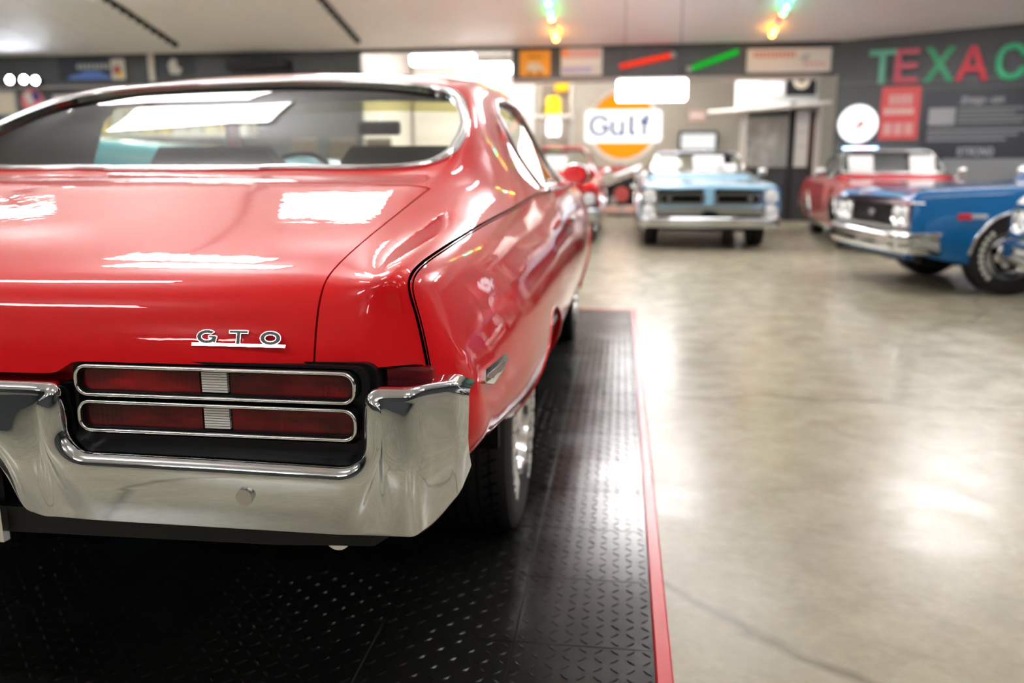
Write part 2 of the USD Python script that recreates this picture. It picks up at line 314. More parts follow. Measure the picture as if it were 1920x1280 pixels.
#@@SURF
# ------------------------------------------------------------------ spline car bodies
class Surf:
    """A car's outer skin: one cubic B-spline sheet. u = 0 at the centre line to C-1 at the sill (negative u: the other side), v along the car."""
    def __init__(s, rows, pia=2):
        D = np.array(rows, float); s.R, s.C = D.shape[:2]
        s.kv, s.gv = s.knots(s.R); s.ku, s.gu = s.knots(s.C)
        Bv, Bu = s.basis(s.kv, s.gv), s.basis(s.ku, s.gu)
        P = D.copy()
        for _ in range(pia):
            E = D - np.einsum('ij,jck,dc->idk', Bv, P, Bu); P = P + E
        P[:, 0, 0] = 0; P[:, 1, 1:] = P[:, 1, 1:]
        s.P = P
        n = 240; uu, vv = np.meshgrid(np.linspace(0, s.C - 1, n), np.linspace(0, s.R - 1, 2 * n))
        s.guv = np.stack([uu.ravel(), vv.ravel()], 1); s.gp = s(s.guv)
        s.tree = cKDTree(s.gp)
    @staticmethod
    def knots(n):
        k = np.concatenate([[0] * 4, np.linspace(0, n - 1, n - 2)[1:-1], [n - 1] * 4]).astype(float)
        g = np.array([k[i + 1:i + 4].mean() for i in range(n)]); return k, g
    @staticmethod
    def basis(k, x, d=0):
        n = len(k) - 4; x = np.clip(x, k[0], k[-1] - 1e-9)
        if d == 0: return BSpline.design_matrix(x, k, 3).toarray()
        B2 = BSpline.design_matrix(x, k[1:-1], 2).toarray(); out = np.zeros((len(x), n))
        for i in range(n):
            a, b = k[i + 3] - k[i], k[i + 4] - k[i + 1]
            if a > 0 and i >= 1: out[:, i] += 3 / a * B2[:, i - 1]
            if b > 0 and i < n - 1: out[:, i] -= 3 / b * B2[:, i]
        return out
    def __call__(s, uv, normal=False):
        uv = np.asarray(uv, float); u, sg = np.abs(uv[:, 0]), np.where(uv[:, 0] < 0, -1.0, 1.0)
        Bu, Bv = s.basis(s.ku, u), s.basis(s.kv, uv[:, 1])
        p = np.einsum('nj,jck,nc->nk', Bv, s.P, Bu, optimize=True); p[:, 0] *= sg
        if not normal: return p
        du = np.einsum('nj,jck,nc->nk', Bv, s.P, s.basis(s.ku, u, 1), optimize=True)
        dv = np.einsum('nj,jck,nc->nk', s.basis(s.kv, uv[:, 1], 1), s.P, Bu, optimize=True)
        n = np.cross(du, dv); n /= np.linalg.norm(n, axis=1, keepdims=True) + 1e-12
        n[u < 1e-6, 0] = 0; n[:, 0] *= sg
        return p, n
    def inv(s, pts, w=(1, 1, 1)):
        """uv of the skin's points nearest to the given ones (x >= 0)"""
        pts = np.atleast_2d(np.asarray(pts, float)); w = np.array(w, float)
        if not hasattr(s, '_tw') or s._tw[0] != tuple(w): s._tw = (tuple(w), cKDTree(s.gp * w))
        d, i = s._tw[1].query(pts * w, k=6); wt = 1 / (d + 1e-5) ** 2
        return (s.guv[i] * wt[..., None]).sum(1) / wt.sum(1)[:, None]
    def trim(s, poly, du=.11, dv=.10, off=0.0, skirt=.012, flip=False, bstep=.05):
        """the patch of the skin inside a polygon of the (u, v) plane, with turned-in edges"""
        V, N, F = [], [], []; at = 0
        for g in [g for g in getattr(poly, 'geoms', [poly]) if g.area > 1e-4]:
            rings = [np.array(r.segmentize(bstep).coords)[:-1] for r in [g.exterior, *g.interiors]]
            u0, v0, u1, v1 = g.bounds
            gu, gv = np.meshgrid(np.arange(np.floor(u0 / du) * du, u1, du), np.arange(np.floor(v0 / dv) * dv, v1, dv))
            q = np.stack([gu.ravel(), gv.ravel()], 1)
            ins = g.buffer(-.35 * min(du, dv)); shapely.prepare(ins)
            q = q[shapely.contains_xy(ins, q[:, 0], q[:, 1])]
            pts = np.vstack(rings + [q])
            tri = Delaunay(pts * [1.0, du / dv]).simplices
            c = pts[tri].mean(1); gb = g.buffer(1e-6); shapely.prepare(gb)
            tri = tri[shapely.contains_xy(gb, c[:, 0], c[:, 1])]
            a = pts[tri]; ar = (a[:, 1, 0] - a[:, 0, 0]) * (a[:, 2, 1] - a[:, 0, 1]) - (a[:, 1, 1] - a[:, 0, 1]) * (a[:, 2, 0] - a[:, 0, 0])
            tri = tri[np.abs(ar) > 1e-9]; ar = ar[np.abs(ar) > 1e-9]
            p, n = s(pts, True); p = p + n * off
            fn = np.cross(p[tri[:, 1]] - p[tri[:, 0]], p[tri[:, 2]] - p[tri[:, 0]])
            bad = (fn * n[tri].mean(1)).sum(1) < 0; tri[bad] = tri[bad][:, ::-1]
            V.append(p); N.append(n); F.append(tri + at); at += len(p)
            if skirt:
                j = 0
                for r in rings:
                    L = len(r); e = p[j:j + L]; en = n[j:j + L]; j += L
                    low = e - en * skirt; nx = np.roll(np.arange(L), -1)
                    fnn = np.cross(np.roll(e, -1, 0) - np.roll(e, 1, 0), -en); fnn /= np.linalg.norm(fnn, axis=1, keepdims=True) + 1e-12
                    V += [e, low]; N += [fnn, fnn]; idx = np.arange(L)
                    F.append(np.vstack([np.stack([idx, nx, nx + L], 1), np.stack([idx, nx + L, idx + L], 1)]) + at); at += 2 * L
        V, N, F = np.vstack(V), np.vstack(N), np.vstack(F)
        sign = -1 if flip else 1
        return V, F, N * sign

def rect_uv(u0, u1, v0, v1): return sbox(u0, v0, u1, v1)
def arch(S, yc, zc, r, rz=None, n=40):
    """wheel opening as a uv polygon on the right-hand side"""
    th = np.linspace(-.25, math.pi + .25, n)
    p = np.stack([np.full(n, .93), yc + r * np.cos(th), zc + (rz or r) * np.sin(th)], 1)
    q = S.inv(p, (.15, 1, 1)); top = S.C - 1 + .4
    q = np.vstack([q, [[top, q[-1, 1]], [top, q[0, 1]]]])
    return Polygon(q).buffer(0)
def mirror(poly): return affinity.scale(poly, -1, 1, origin=(0, 0))

def wheel(parent, loc, side, rt=.335, w=.235, rim_r=.20, letters=None, style='rally', name='wheel'):
    """tyre, rim, hub along x; side = +1 when the outer face looks to +x"""
    t = sub(parent, name)
    h = w / 2
    tp = [[rim_r - .012, -h * .82], [rim_r + .03, -h * .98], [rt - .05, -h], [rt - .022, -h * .985], [rt - .006, -h * .90], [rt, -h * .76]]
    for k in range(-2, 3):  # grooves round the tread
        c = k * h * .28
        tp += [[rt, c - .005], [rt - .008, c - .004], [rt - .008, c + .004], [rt, c + .005]]
    tp += [[rt, h * .76], [rt - .006, h * .90], [rt - .022, h * .985], [rt - .05, h], [rim_r + .03, h * .98], [rim_r - .012, h * .82], [rim_r - .012, -h * .82]]
    ty = lathe(tp, 'x', n=72)
    def put(m):
        m = trimesh.Trimesh(m.vertices * ([side, 1, 1]), m.faces if side > 0 else m.faces[:, ::-1], process=False)
        m.apply_translation(loc); return m
    tyre = part(t, 'tyre', put(ty), RUBBER, 30)
    # tread sipes
    sip = []
    for i in range(60):
        a = i * 2 * math.pi / 60
        for c in (-.42, .42):
            b = bx(-.022, .022, -.0022, .0022, rt - .006, rt + .0012)
            b.apply_transform(trimesh.transformations.rotation_matrix(.5 if c > 0 else -.5, [0, 0, 1])); b.apply_translation([c * h * 1.35, 0, 0])
            b.apply_transform(trimesh.transformations.rotation_matrix(a, [1, 0, 0])); sip.append(b)
    part(t, 'sipe', [put(x) for x in sip], PITCHB, False, kind='stuff')
    # rim: outer lip, barrel, dish
    if style == 'deep':
        rp = [[rim_r + .012, h * .92], [rim_r + .004, h * 1.0], [rim_r - .008, h * .96], [rim_r - .014, h * .72], [rim_r - .03, h * .30], [rim_r - .05, h * .18], [.10, h * .30], [.075, h * .45], [.07, h * .62], [.045, h * .72], [0, h * .74]]
    else:
        rp = [[rim_r + .012, h * .92], [rim_r + .004, h * 1.0], [rim_r - .01, h * .96], [rim_r - .02, h * .62], [rim_r - .035, h * .45], [.125, h * .62], [.095, h * .58], [.075, h * .70], [.07, h * .86], [.04, h * .95], [0, h * .97]]
    rim = part(t, 'rim', put(lathe(rp[::-1], 'x', n=64)), BRIGHT, 40)
    slots = []
    for i in range(5):
        a = i * 2 * math.pi / 5
        b = cyl(.024, .01, 'x', (h * .54, 0, 0), 16); b.vertices[:, 1] *= 1.5; b.apply_translation([0, 0, .122])
        b.apply_transform(trimesh.transformations.rotation_matrix(a, [1, 0, 0])); slots.append(put(b))
    [part(t, 'rim_slot', b, PITCHB, False) for b in slots]
    part(t, 'brake_drum', put(cyl(.13, .10, 'x', (-.02, 0, 0))), SATIN, 30)
    if letters:
        tm = meshkit.text_mesh(letters, .054, .006, bold=True); v = tm.vertices.copy(); v[:, 0] -= v[:, 0].mean()
        tm = trimesh.Trimesh(v, tm.faces, process=False)
        for _ in range(1): tm = tm.subdivide()
        v = tm.vertices; r0 = rim_r + .038
        span = 2.0; wd = v[:, 0].max() - v[:, 0].min(); 
        out = []
        for ph in ((math.radians(PHASE_L), math.radians(PHASE_L + 180))):
            th = ph + side * v[:, 0] / wd * span; rr = r0 + v[:, 1]
            X = side * (h * 1.0 - .002 + v[:, 2]); q = np.stack([X, rr * np.sin(th) , rr * np.cos(th)], 1)
            m = trimesh.Trimesh(q, tm.faces, process=False); m.apply_translation(loc); out.append(m)
        part(t, 'lettering', out, WHITELET, False, label='raised white lettering round the tyre wall', kind='stuff')
    return t
PHASE_L = 0.0

# ------------------------------------------------------------------ the red coupe in front
GX = -1.145
def srows():
    L = []
    def r(*p): L.append([list(q) for q in p])
    r((0,1.12,0.7),(0.35,1.122,0.7),(0.6,1.13,0.7),(0.7,1.14,0.705),(0.79,1.155,0.715),(0.868,1.19,0.722),(0.89,1.212,0.69),(0.903,1.225,0.63),(0.898,1.235,0.59),(0.89,1.235,0.555))
    r((0,1.128,0.745),(0.35,1.13,0.745),(0.6,1.138,0.745),(0.7,1.148,0.748),(0.787,1.16,0.753),(0.86,1.188,0.758),(0.902,1.235,0.725),(0.926,1.26,0.64),(0.921,1.275,0.585),(0.893,1.285,0.55))
    r((0,1.15,0.803),(0.35,1.15,0.803),(0.6,1.158,0.803),(0.7,1.165,0.804),(0.783,1.175,0.807),(0.849,1.19,0.808),(0.899,1.28,0.758),(0.932,1.33,0.645),(0.925,1.36,0.58),(0.893,1.365,0.54))
    r((0,1.185,0.845),(0.35,1.185,0.845),(0.6,1.188,0.844),(0.7,1.192,0.843),(0.778,1.192,0.847),(0.837,1.188,0.85),(0.899,1.35,0.78),(0.941,1.42,0.65),(0.934,1.45,0.575),(0.897,1.46,0.53))
    r((0,1.27,0.878),(0.35,1.265,0.878),(0.6,1.255,0.876),(0.7,1.25,0.873),(0.776,1.24,0.875),(0.836,1.225,0.876),(0.9,1.45,0.797),(0.949,1.53,0.65),(0.942,1.56,0.565),(0.9,1.56,0.52))
    r((0,1.45,0.918),(0.35,1.45,0.917),(0.6,1.45,0.914),(0.7,1.45,0.911),(0.776,1.44,0.903),(0.84,1.4,0.89),(0.903,1.6,0.81),(0.956,1.68,0.65),(0.95,1.69,0.55),(0.902,1.7,0.5))
    r((0,1.7,0.962),(0.35,1.7,0.961),(0.6,1.7,0.956),(0.7,1.7,0.95),(0.778,1.7,0.93),(0.844,1.7,0.906),(0.908,1.82,0.815),(0.962,1.88,0.65),(0.952,1.9,0.53),(0.903,1.91,0.45))
    r((0,1.93,1.003),(0.36,1.93,1.002),(0.61,1.93,0.997),(0.705,1.93,0.99),(0.782,1.94,0.957),(0.846,1.98,0.915),(0.912,2.06,0.82),(0.963,2.1,0.65),(0.954,2.12,0.51),(0.885,2.13,0.42))
    r((0,2.1,1.026),(0.37,2.1,1.026),(0.63,2.1,1.026),(0.722,2.12,1.032),(0.79,2.17,0.985),(0.85,2.24,0.924),(0.916,2.3,0.82),(0.964,2.32,0.65),(0.945,2.33,0.48),(0.868,2.33,0.4))
    r((0,2.28,1.118),(0.37,2.28,1.115),(0.63,2.28,1.111),(0.728,2.31,1.134),(0.796,2.38,1.03),(0.856,2.46,0.934),(0.92,2.5,0.825),(0.965,2.52,0.65),(0.945,2.53,0.48),(0.868,2.53,0.385))
    r((0,2.5,1.222),(0.36,2.5,1.217),(0.6,2.49,1.206),(0.708,2.5,1.214),(0.792,2.56,1.07),(0.862,2.66,0.943),(0.925,2.69,0.83),(0.966,2.7,0.65),(0.945,2.71,0.48),(0.868,2.71,0.375))
    r((0,2.7,1.302),(0.34,2.69,1.296),(0.56,2.67,1.278),(0.685,2.68,1.266),(0.785,2.74,1.09),(0.868,2.84,0.95),(0.927,2.88,0.832),(0.966,2.88,0.65),(0.945,2.88,0.48),(0.868,2.88,0.365))
    r((0,2.86,1.342),(0.33,2.86,1.335),(0.55,2.85,1.315),(0.68,2.86,1.292),(0.783,2.93,1.09),(0.874,3.02,0.955),(0.93,3.05,0.834),(0.966,3.05,0.65),(0.945,3.05,0.48),(0.868,3.05,0.365))
    r((0,3.12,1.385),(0.33,3.12,1.378),(0.55,3.12,1.352),(0.685,3.12,1.304),(0.786,3.16,1.09),(0.88,3.22,0.96),(0.932,3.24,0.835),(0.967,3.24,0.65),(0.945,3.24,0.48),(0.868,3.24,0.365))
    r((0,3.5,1.4),(0.33,3.5,1.393),(0.55,3.5,1.366),(0.69,3.5,1.311),(0.79,3.52,1.09),(0.885,3.56,0.962),(0.934,3.57,0.836),(0.967,3.57,0.65),(0.945,3.57,0.48),(0.868,3.57,0.365))
    r((0,3.78,1.365),(0.33,3.78,1.358),(0.55,3.78,1.334),(0.69,3.79,1.281),(0.795,3.82,1.08),(0.888,3.86,0.962),(0.935,3.87,0.836),(0.967,3.87,0.65),(0.945,3.87,0.48),(0.868,3.87,0.365))
    r((0,4.03,1.235),(0.36,4.02,1.228),(0.58,4.02,1.205),(0.71,4.03,1.16),(0.81,4.05,1.03),(0.89,4.07,0.957),(0.936,4.08,0.835),(0.967,4.08,0.65),(0.945,4.08,0.48),(0.868,4.08,0.365))
    r((0,4.32,1.015),(0.38,4.32,1.012),(0.62,4.32,1.005),(0.73,4.32,0.995),(0.815,4.32,0.975),(0.888,4.32,0.947),(0.936,4.32,0.83),(0.967,4.32,0.65),(0.945,4.32,0.48),(0.868,4.32,0.365))
    r((0,4.7,0.995),(0.38,4.7,0.993),(0.62,4.7,0.985),(0.73,4.7,0.975),(0.815,4.7,0.962),(0.886,4.7,0.94),(0.936,4.7,0.83),(0.965,4.7,0.65),(0.945,4.7,0.49),(0.87,4.7,0.36))
    r((0,5.2,0.97),(0.38,5.2,0.968),(0.62,5.2,0.958),(0.73,5.2,0.948),(0.815,5.2,0.942),(0.88,5.2,0.922),(0.93,5.2,0.82),(0.96,5.2,0.65),(0.95,5.2,0.48),(0.9,5.2,0.27))
    r((0,5.8,0.92),(0.36,5.79,0.918),(0.58,5.77,0.91),(0.69,5.75,0.905),(0.78,5.73,0.9),(0.845,5.72,0.885),(0.9,5.7,0.79),(0.93,5.7,0.64),(0.92,5.7,0.48),(0.87,5.7,0.28))
    r((0,6.17,0.82),(0.33,6.14,0.82),(0.53,6.1,0.82),(0.63,6.06,0.82),(0.71,6.02,0.82),(0.77,5.98,0.8),(0.83,5.95,0.74),(0.86,5.95,0.62),(0.85,5.95,0.48),(0.8,5.95,0.32))
    r((0,6.24,0.62),(0.33,6.21,0.62),(0.53,6.17,0.62),(0.63,6.13,0.62),(0.71,6.09,0.62),(0.77,6.05,0.6),(0.81,6.02,0.58),(0.83,6,0.52),(0.82,6,0.46),(0.77,6,0.36))
    return L
GOLD_Y = 3.7
def sh(m):
    if isinstance(m, list): m = cat_(m)
    if isinstance(m, tuple): return (m[0] - [0, GOLD_Y, 0], m[1], m[2])
    m = trimesh.Trimesh(m.vertices - [0, GOLD_Y, 0], m.faces, process=False); return m
G = thing('red_coupe', 'shiny red vintage two-door coupe seen from its rear corner, parked on the black floor mat', 'car', (GX, GOLD_Y, 0))
S = Surf(srows())
gu, gv = S.gu, S.gv
def gp(name, mesh, mat, smooth=35, label=None, parent=None, kind=None): return part(parent or G, name, sh(mesh), mat, smooth, label, kind)
U3, E_ = gu[3], .030
ustep = S.inv([(.328, 1.135, .745)])[0][0]
vlid = S.inv([(.5, 1.13, .742)])[0][1]; vfront = S.inv([(.3, 1.90, .997)])[0][1]
ul = U3 - E_
vl0 = S.inv([(.1, 1.125, .7225)])[0][1]
lid = Polygon([(-ul, vlid), (-ustep, vlid), (-ustep + .05, vl0), (ustep - .05, vl0), (ustep, vlid), (ul, vlid), (ul, vfront), (-ul, vfront)])
lid = lid.buffer(-.05).buffer(.05, quad_segs=8).buffer(.04, quad_segs=8).buffer(-.04)
gp('trunk_lid', S.trim(lid), RED)
# openings
half = [(.20, 2.120, 1.036), (.45, 2.125, 1.038), (.60, 2.14, 1.042), (.665, 2.17, 1.05), (.697, 2.25, 1.085), (.700, 2.33, 1.127), (.672, 2.45, 1.185), (.642, 2.54, 1.222), (.60, 2.61, 1.25), (.54, 2.655, 1.272), (.44, 2.69, 1.291), (.30, 2.715, 1.305), (.15, 2.725, 1.311)]
from scipy.interpolate import CubicSpline
def smoothpts(p, n):
    p = np.array(p, float); t = np.concatenate([[0], np.cumsum(np.linalg.norm(np.diff(p, axis=0), axis=1))])
    return CubicSpline(t, p)(np.linspace(0, t[-1], n))
def ring_of(half, n=60):
    r = smoothpts(half, n); l = r[::-1] * [-1, 1, 1]; return np.vstack([r, l])
def inv_full(S, p):
    q = S.inv(np.abs(p) * [1, np.sign(1), 1] * np.array([1, 1, 1]) if False else np.stack([np.abs(p[:, 0]), p[:, 1], p[:, 2]], 1))
    q[:, 0] *= np.where(p[:, 0] < 0, -1, 1); return q
def grow(S, p, d):
    """move a closed ring outwards along the skin by d metres"""
    q = inv_full(S, p); pp, nn = S(q, True)
    t = np.roll(pp, -1, 0) - np.roll(pp, 1, 0); t /= np.linalg.norm(t, axis=1, keepdims=True)
    o = np.cross(t, nn); c = pp.mean(0)
    if ((pp - c) * o).sum() < 0: o = -o
    return pp + o * d
def inv_xy(S, P):
    P = np.array(P, float).copy(); neg = P[:, 0] < 0; P[:, 0] = np.abs(P[:, 0]); q = S.inv(P); q[neg, 0] *= -1; return q
R0 = ring_of(half); RG = inv_xy(S, R0); glass_uv = Polygon(RG).buffer(0)
R1 = grow(S, R0, .030); band_uv = Polygon(inv_xy(S, R1)).buffer(0)
gp('rear_window', S.trim(glass_uv, off=-.012, skirt=0, du=.15, dv=.12), GLASS)
gp('rear_window_bead', tube(grow(S, R0, .017) + S(inv_xy(S, grow(S, R0, .017)), True)[1] * .002, .0075, 10, True), BRIGHT, 60)
gp('rear_window_trim', S.trim(band_uv.difference(glass_uv), off=.004, skirt=.02, du=.08, dv=.08), BRIGHT, label='chrome moulding round the rear window')
side = [(.865, 2.99, .972), (.885, 3.5, .978), (.888, 3.9, .975), (.80, 4.04, 1.05), (.715, 3.82, 1.255), (.70, 3.5, 1.290), (.697, 3.15, 1.283), (.705, 2.95, 1.262), (.735, 2.88, 1.22), (.80, 2.90, 1.08)]
sidep = np.array(side); sq = inv_xy(S, sidep); side_uv = Polygon(sq).buffer(-.12).buffer(.12)
wsh = [(.2, 4.28, 1.035), (.55, 4.27, 1.04), (.70, 4.22, 1.04), (.72, 4.10, 1.10), (.665, 3.88, 1.255), (.60, 3.82, 1.30), (.35, 3.80, 1.345), (.15, 3.80, 1.352)]
WR = ring_of(wsh, 50); wind_uv = Polygon(inv_xy(S, WR)).buffer(0)
ar1, ar2 = arch(S, 2.31, .33, .375, .315), arch(S, 5.15, .34, .38, .36)
VD0, VD1 = S.inv([(.966, 3.02, .65)])[0][1], S.inv([(.966, 4.36, .65)])[0][1]
UT = 9.0
top_holes = shapely.union_all([glass_uv.buffer(.02), side_uv, mirror(side_uv), wind_uv])
vq = S.inv([(.75, 1.16, .733)])[0][1]
us = U3 + E_
lower = Polygon([(us, vq + .06), (gu[5] - .15, vq - .05), (gu[5] + .1, .02), (UT, .02), (UT, VD0 - .02), (us, VD0 - .02)])
quarter = lower.difference(shapely.union_all([top_holes, ar1]))
gp('quarter_panel', S.trim(quarter, du=.09, dv=.09), RED)
gp('quarter_panel', S.trim(mirror(quarter), du=.14, dv=.12), RED)
roofp = sbox(-us, vfront + .055, us, gv[17] - .3).difference(top_holes)
gp('roof', S.trim(roofp), RED)
pil = sbox(us, VD0 - .02, gu[5] - .15, gv[17] - .3).difference(top_holes)
gp('windshield_pillar', S.trim(pil), RED); gp('windshield_pillar', S.trim(mirror(pil)), RED)
door = sbox(gu[5] - .15, VD0 + .02, UT, VD1 - .02).difference(top_holes)
gp('door', S.trim(door), RED); gp('door', S.trim(mirror(door), du=.2, dv=.2), RED)
hood = sbox(-gu[3] + .2, gv[17] - .3, gu[3] - .2, gv[21] - .2)
gp('hood', S.trim(hood, du=.2, dv=.2), RED)
fen = Polygon([(gu[3] - .14, gv[17] - .3), (gu[5] - .15, gv[17] - .3), (gu[5] - .15, VD1 + .02), (UT, VD1 + .02), (UT, gv[21] - .2), (gu[3] - .14, gv[21] - .2)]).difference(ar2)
gp('front_fender', S.trim(fen, du=.14, dv=.12), RED); gp('front_fender', S.trim(mirror(fen), du=.2, dv=.2), RED)
nose = sbox(-UT, gv[21] - .15, UT, gv[-1])
gp('front_bumper', S.trim(nose, du=.25, dv=.2), RED)
gp('windshield', S.trim(wind_uv, off=-.01, skirt=0, du=.2, dv=.2), CLEARG)
band = wind_uv.intersection(sbox(-9, gv[14], 9, S.inv([(0, 3.90, 1.31)])[0][1]))
gp('shade_band', S.trim(band, off=-.016, skirt=0, du=.2, dv=.1), SHADEG, label='yellow-tinted band along the top of the windshield')
for mm in (side_uv, mirror(side_uv)):
    gp('side_window', S.trim(mm, off=-.012, skirt=0, du=.2, dv=.2), GLASS)
for sg in (1, -1):
    ringp = S(np.array(Polygon(side_uv.exterior).exterior.segmentize(.1).coords)[:-1]); ringp[:, 0] *= sg
    gp('drip_rail', tube(ringp, .009, 8, closed=True), BRIGHT, 60)
# thin dark pinstripe along the shoulder, down to the tail
for sg in (1, -1):
    vv = np.linspace(.10, S.inv([(.88, 3.2, .96)])[0][1], 160); u5 = np.full(160, gu[5] - .02)
    for k, (du_, wd_) in enumerate(((0, .0022), (.085, .0011))):
        q = np.stack([(u5 + du_) * sg, vv], 1); p, n = S(q, True)
        t = np.gradient(p, axis=0); t /= np.linalg.norm(t, axis=1, keepdims=True); b = np.cross(n, t)
        V = np.vstack([p + b * wd_ + n * .0009, p - b * wd_ + n * .0009]); m_ = len(p); i = np.arange(m_ - 1)
        F = np.vstack([np.stack([i, i + 1, i + 1 + m_], 1), np.stack([i, i + 1 + m_, i + m_], 1)])
        gp('pinstripe', (V, F, np.vstack([n, n])), DARKPAINT)
# dark seal seen inside the lid's shut line and behind the skin
def under(poly, off, mat, name):
    gp(name, S.trim(poly, off=off, skirt=0, du=.25, dv=.25), mat)
seal = Polygon([(ul - .12, vlid), (us + .12, vlid), (us + .12, vfront + .1), (ul - .12, vfront + .1)])
under(seal, -.013, PITCHB, 'lid_seal'); under(mirror(seal), -.013, PITCHB, 'lid_seal')
under(sbox(-us, vfront - .12, us, vfront + .14), -.013, PITCHB, 'lid_seal')

# rear bumper: one pressed chrome bar, stepped down below the lamps and wrapped round the corners
def fillet(pts, rad, n=7):
    out = [np.array(pts[0], float)]
    for k in range(1, len(pts) - 1):
        a, b, c_ = map(lambda q: np.array(q, float), pts[k - 1:k + 2]); u, w = (a - b) / np.linalg.norm(a - b), (c_ - b) / np.linalg.norm(c_ - b)
        ang = math.acos(np.clip(u @ w, -1, 1)); r = rad[k]
        if r <= 0 or ang > 3.12: out.append(b); continue
        t = r / math.tan(ang / 2); cen = b + (u + w) / np.linalg.norm(u + w) * r / math.sin(ang / 2)
        p0, p1 = b + u * t, b + w * t; a0, a1 = math.atan2(*(p0 - cen)[::-1]), math.atan2(*(p1 - cen)[::-1]); da = (a1 - a0 + math.pi) % (2 * math.pi) - math.pi
        out += [cen + r * np.array([math.cos(a0 + da * f), math.sin(a0 + da * f)]) for f in np.linspace(0, 1, n)]
    out.append(np.array(pts[-1], float)); return np.array(out)
OL = fillet([(0, .713), (.318, .713), (.326, .609), (.55, .607), (.783, .603), (.789, .720), (.872, .721), (.902, .715), (.921, .694)], [0, .017, .034, 0, .036, .020, 0, 0, 0], 9)
al = np.concatenate([[0], np.cumsum(np.linalg.norm(np.diff(OL, axis=0), axis=1))])
keep = [0]
for a_ in np.linspace(0, al[-1], 90)[1:]: keep.append(a_)
ST = np.array(keep); OL = np.stack([np.interp(ST, al, OL[:, k]) for k in (0, 1)], 1)
tg = np.gradient(OL, axis=0); tg /= np.linalg.norm(tg, axis=1, keepdims=True); nm = np.stack([tg[:, 1], -tg[:, 0]], 1)
for _ in range(2): nm[1:-1] = (nm[:-2] + 2 * nm[1:-1] + nm[2:]) / 4
nm[0] = (0, -1); fl = np.clip((OL[:, 0] - .82) / .03, 0, 1)[:, None]; nm = nm * (1 - fl) + np.array([0, -1.0]) * fl; nm /= np.linalg.norm(nm, axis=1, keepdims=True)
BYf = lambda x: np.interp(x, [0, .80, .845, .853, .859, .866, .884, .902, .915, .921], [1.098, 1.10, 1.1005, 1.1015, 1.105, 1.112, 1.140, 1.168, 1.190, 1.212])
BBf = lambda x: np.interp(x, [0, .10, .165, .205, .228, .26, .80, .853, .866, .882, .900, .916, .924], [.62, .62, .615, .560, .502, .490, .488, .489, .494, .504, .522, .545, .58])
kx = np.interp([.30, .322, .37, .72, .786, .82, .923], OL[:, 0], ST)
bxm = np.interp(ST, [0, *kx], [0, .268, .305, .375, .715, .78, .825, .923]); BOT = np.stack([bxm, BBf(bxm)], 1); BOT[OL[:, 0] > .845, 0] = OL[OL[:, 0] > .845, 0]; BOT[:, 1] = BBf(BOT[:, 0])
BH = np.where((OL[:, 0] < .31) | (OL[:, 0] > .80), 1.0, 0.0)
for _ in range(6): BH[1:-1] = (BH[:-2] + 2 * BH[1:-1] + BH[2:]) / 4
rowsB = []
def brow(p, dy): rowsB.append(np.stack([p[:, 0], BYf(p[:, 0]) + dy, p[:, 1]], 1))
lim = np.minimum(1, np.linalg.norm(BOT - OL, axis=1) / .13)[:, None]
off = lambda d: OL + nm * d * lim
for d, a_, w_ in ((-.001, .075, 0), (0, .045, 0), (0, .022, .004), (.0025, .006, .008), (.010, -.003, .009), (.020, -.0065, .011), (.032, -.006, .0085)): brow(off(d), a_ + w_ * BH)
L6 = off(.032)
for t, a_, w_ in ((.22, -.003, .001), (.45, .002, -.008), (.66, .008, -.008), (.84, .014, -.004), (.95, .019, -.002), (1, .026, 0)): brow(L6 + (BOT - L6) * t, a_ + w_ * BH)
brow(BOT + [0, .006], .05 + 0 * BH)
for q in rowsB: q[0, 0] = 0
BS = Surf(rowsB, pia=1)
gp('rear_bumper', BS.trim(sbox(-BS.C + 1, 0, BS.C - 1, BS.R - 1), du=.35, dv=.14, skirt=0), CHROME, label='chrome rear bumper stepped down under the tail lamps')
bpt = gp('bumper_bolt', cyl(.0125, .008, 'y', (.607, 1.094, .553), 28), STEEL); 
gp('bumper_bolt', cyl(.0125, .008, 'y', (-.607, 1.094, .553), 28), STEEL)
# tail lamps
for sg in (1, -1):
    T = sub(G, 'tail_lamp')
    def tp_(name, poly, y0, y1, mat, smooth=30):
        p = poly if sg > 0 else affinity.scale(poly, -1, 1, origin=(0, 0))
        part(T, name, sh(extr(p, y0, y1)), mat, smooth)
    hous = rrect(.318, .800, .584, .7475, .022)
    tp_('housing', hous, 1.146, 1.20, BLACK)
    tp_('housing_rim', rrect(.325, .790, .596, .745, .02).difference(rrect(.331, .778, .628, .741, .02)), 1.134, 1.15, BLACK)
    for z0, z1 in ((.6905, .7385), (.6345, .6835)):
        o = rrect(.334, .772, z0, z1, .020, 8)
        tp_('bezel', o.difference(o.buffer(-.0042)), 1.124, 1.150, SATIN)
        rp_ = np.array(o.buffer(-.0021).exterior.segmentize(.01).coords)[:-1]; part(T, 'bezel_rim', sh(tube(np.stack([rp_[:, 0] * sg, np.full(len(rp_), 1.1235), rp_[:, 1]], 1), .0029, 10, True)), BRIGHT, 60)
        tp_('bezel_step', o.buffer(-.0042).difference(o.buffer(-.0075)), 1.129, 1.150, BLACK)
        inn = o.buffer(-.0075)
        for a, b, mt, nm in ((.33, .529, LENS, 'lens'), (.577, .78, LENS, 'lens')):
            tp_(nm, inn.intersection(sbox(a, z0, b, z1)), 1.1335, 1.150, mt)
        tp_('lens_divider', inn.intersection(sbox(.529, z0, .577, z1)), 1.138, 1.150, BLACK)
        ribs = shapely.union_all([sbox(.533, z, .573, z + .0030) for z in np.arange(z0 + .0095, z1 - .009, .0040)])
        tp_('backup_lens', ribs, 1.1315, 1.150, CLEARLENS)
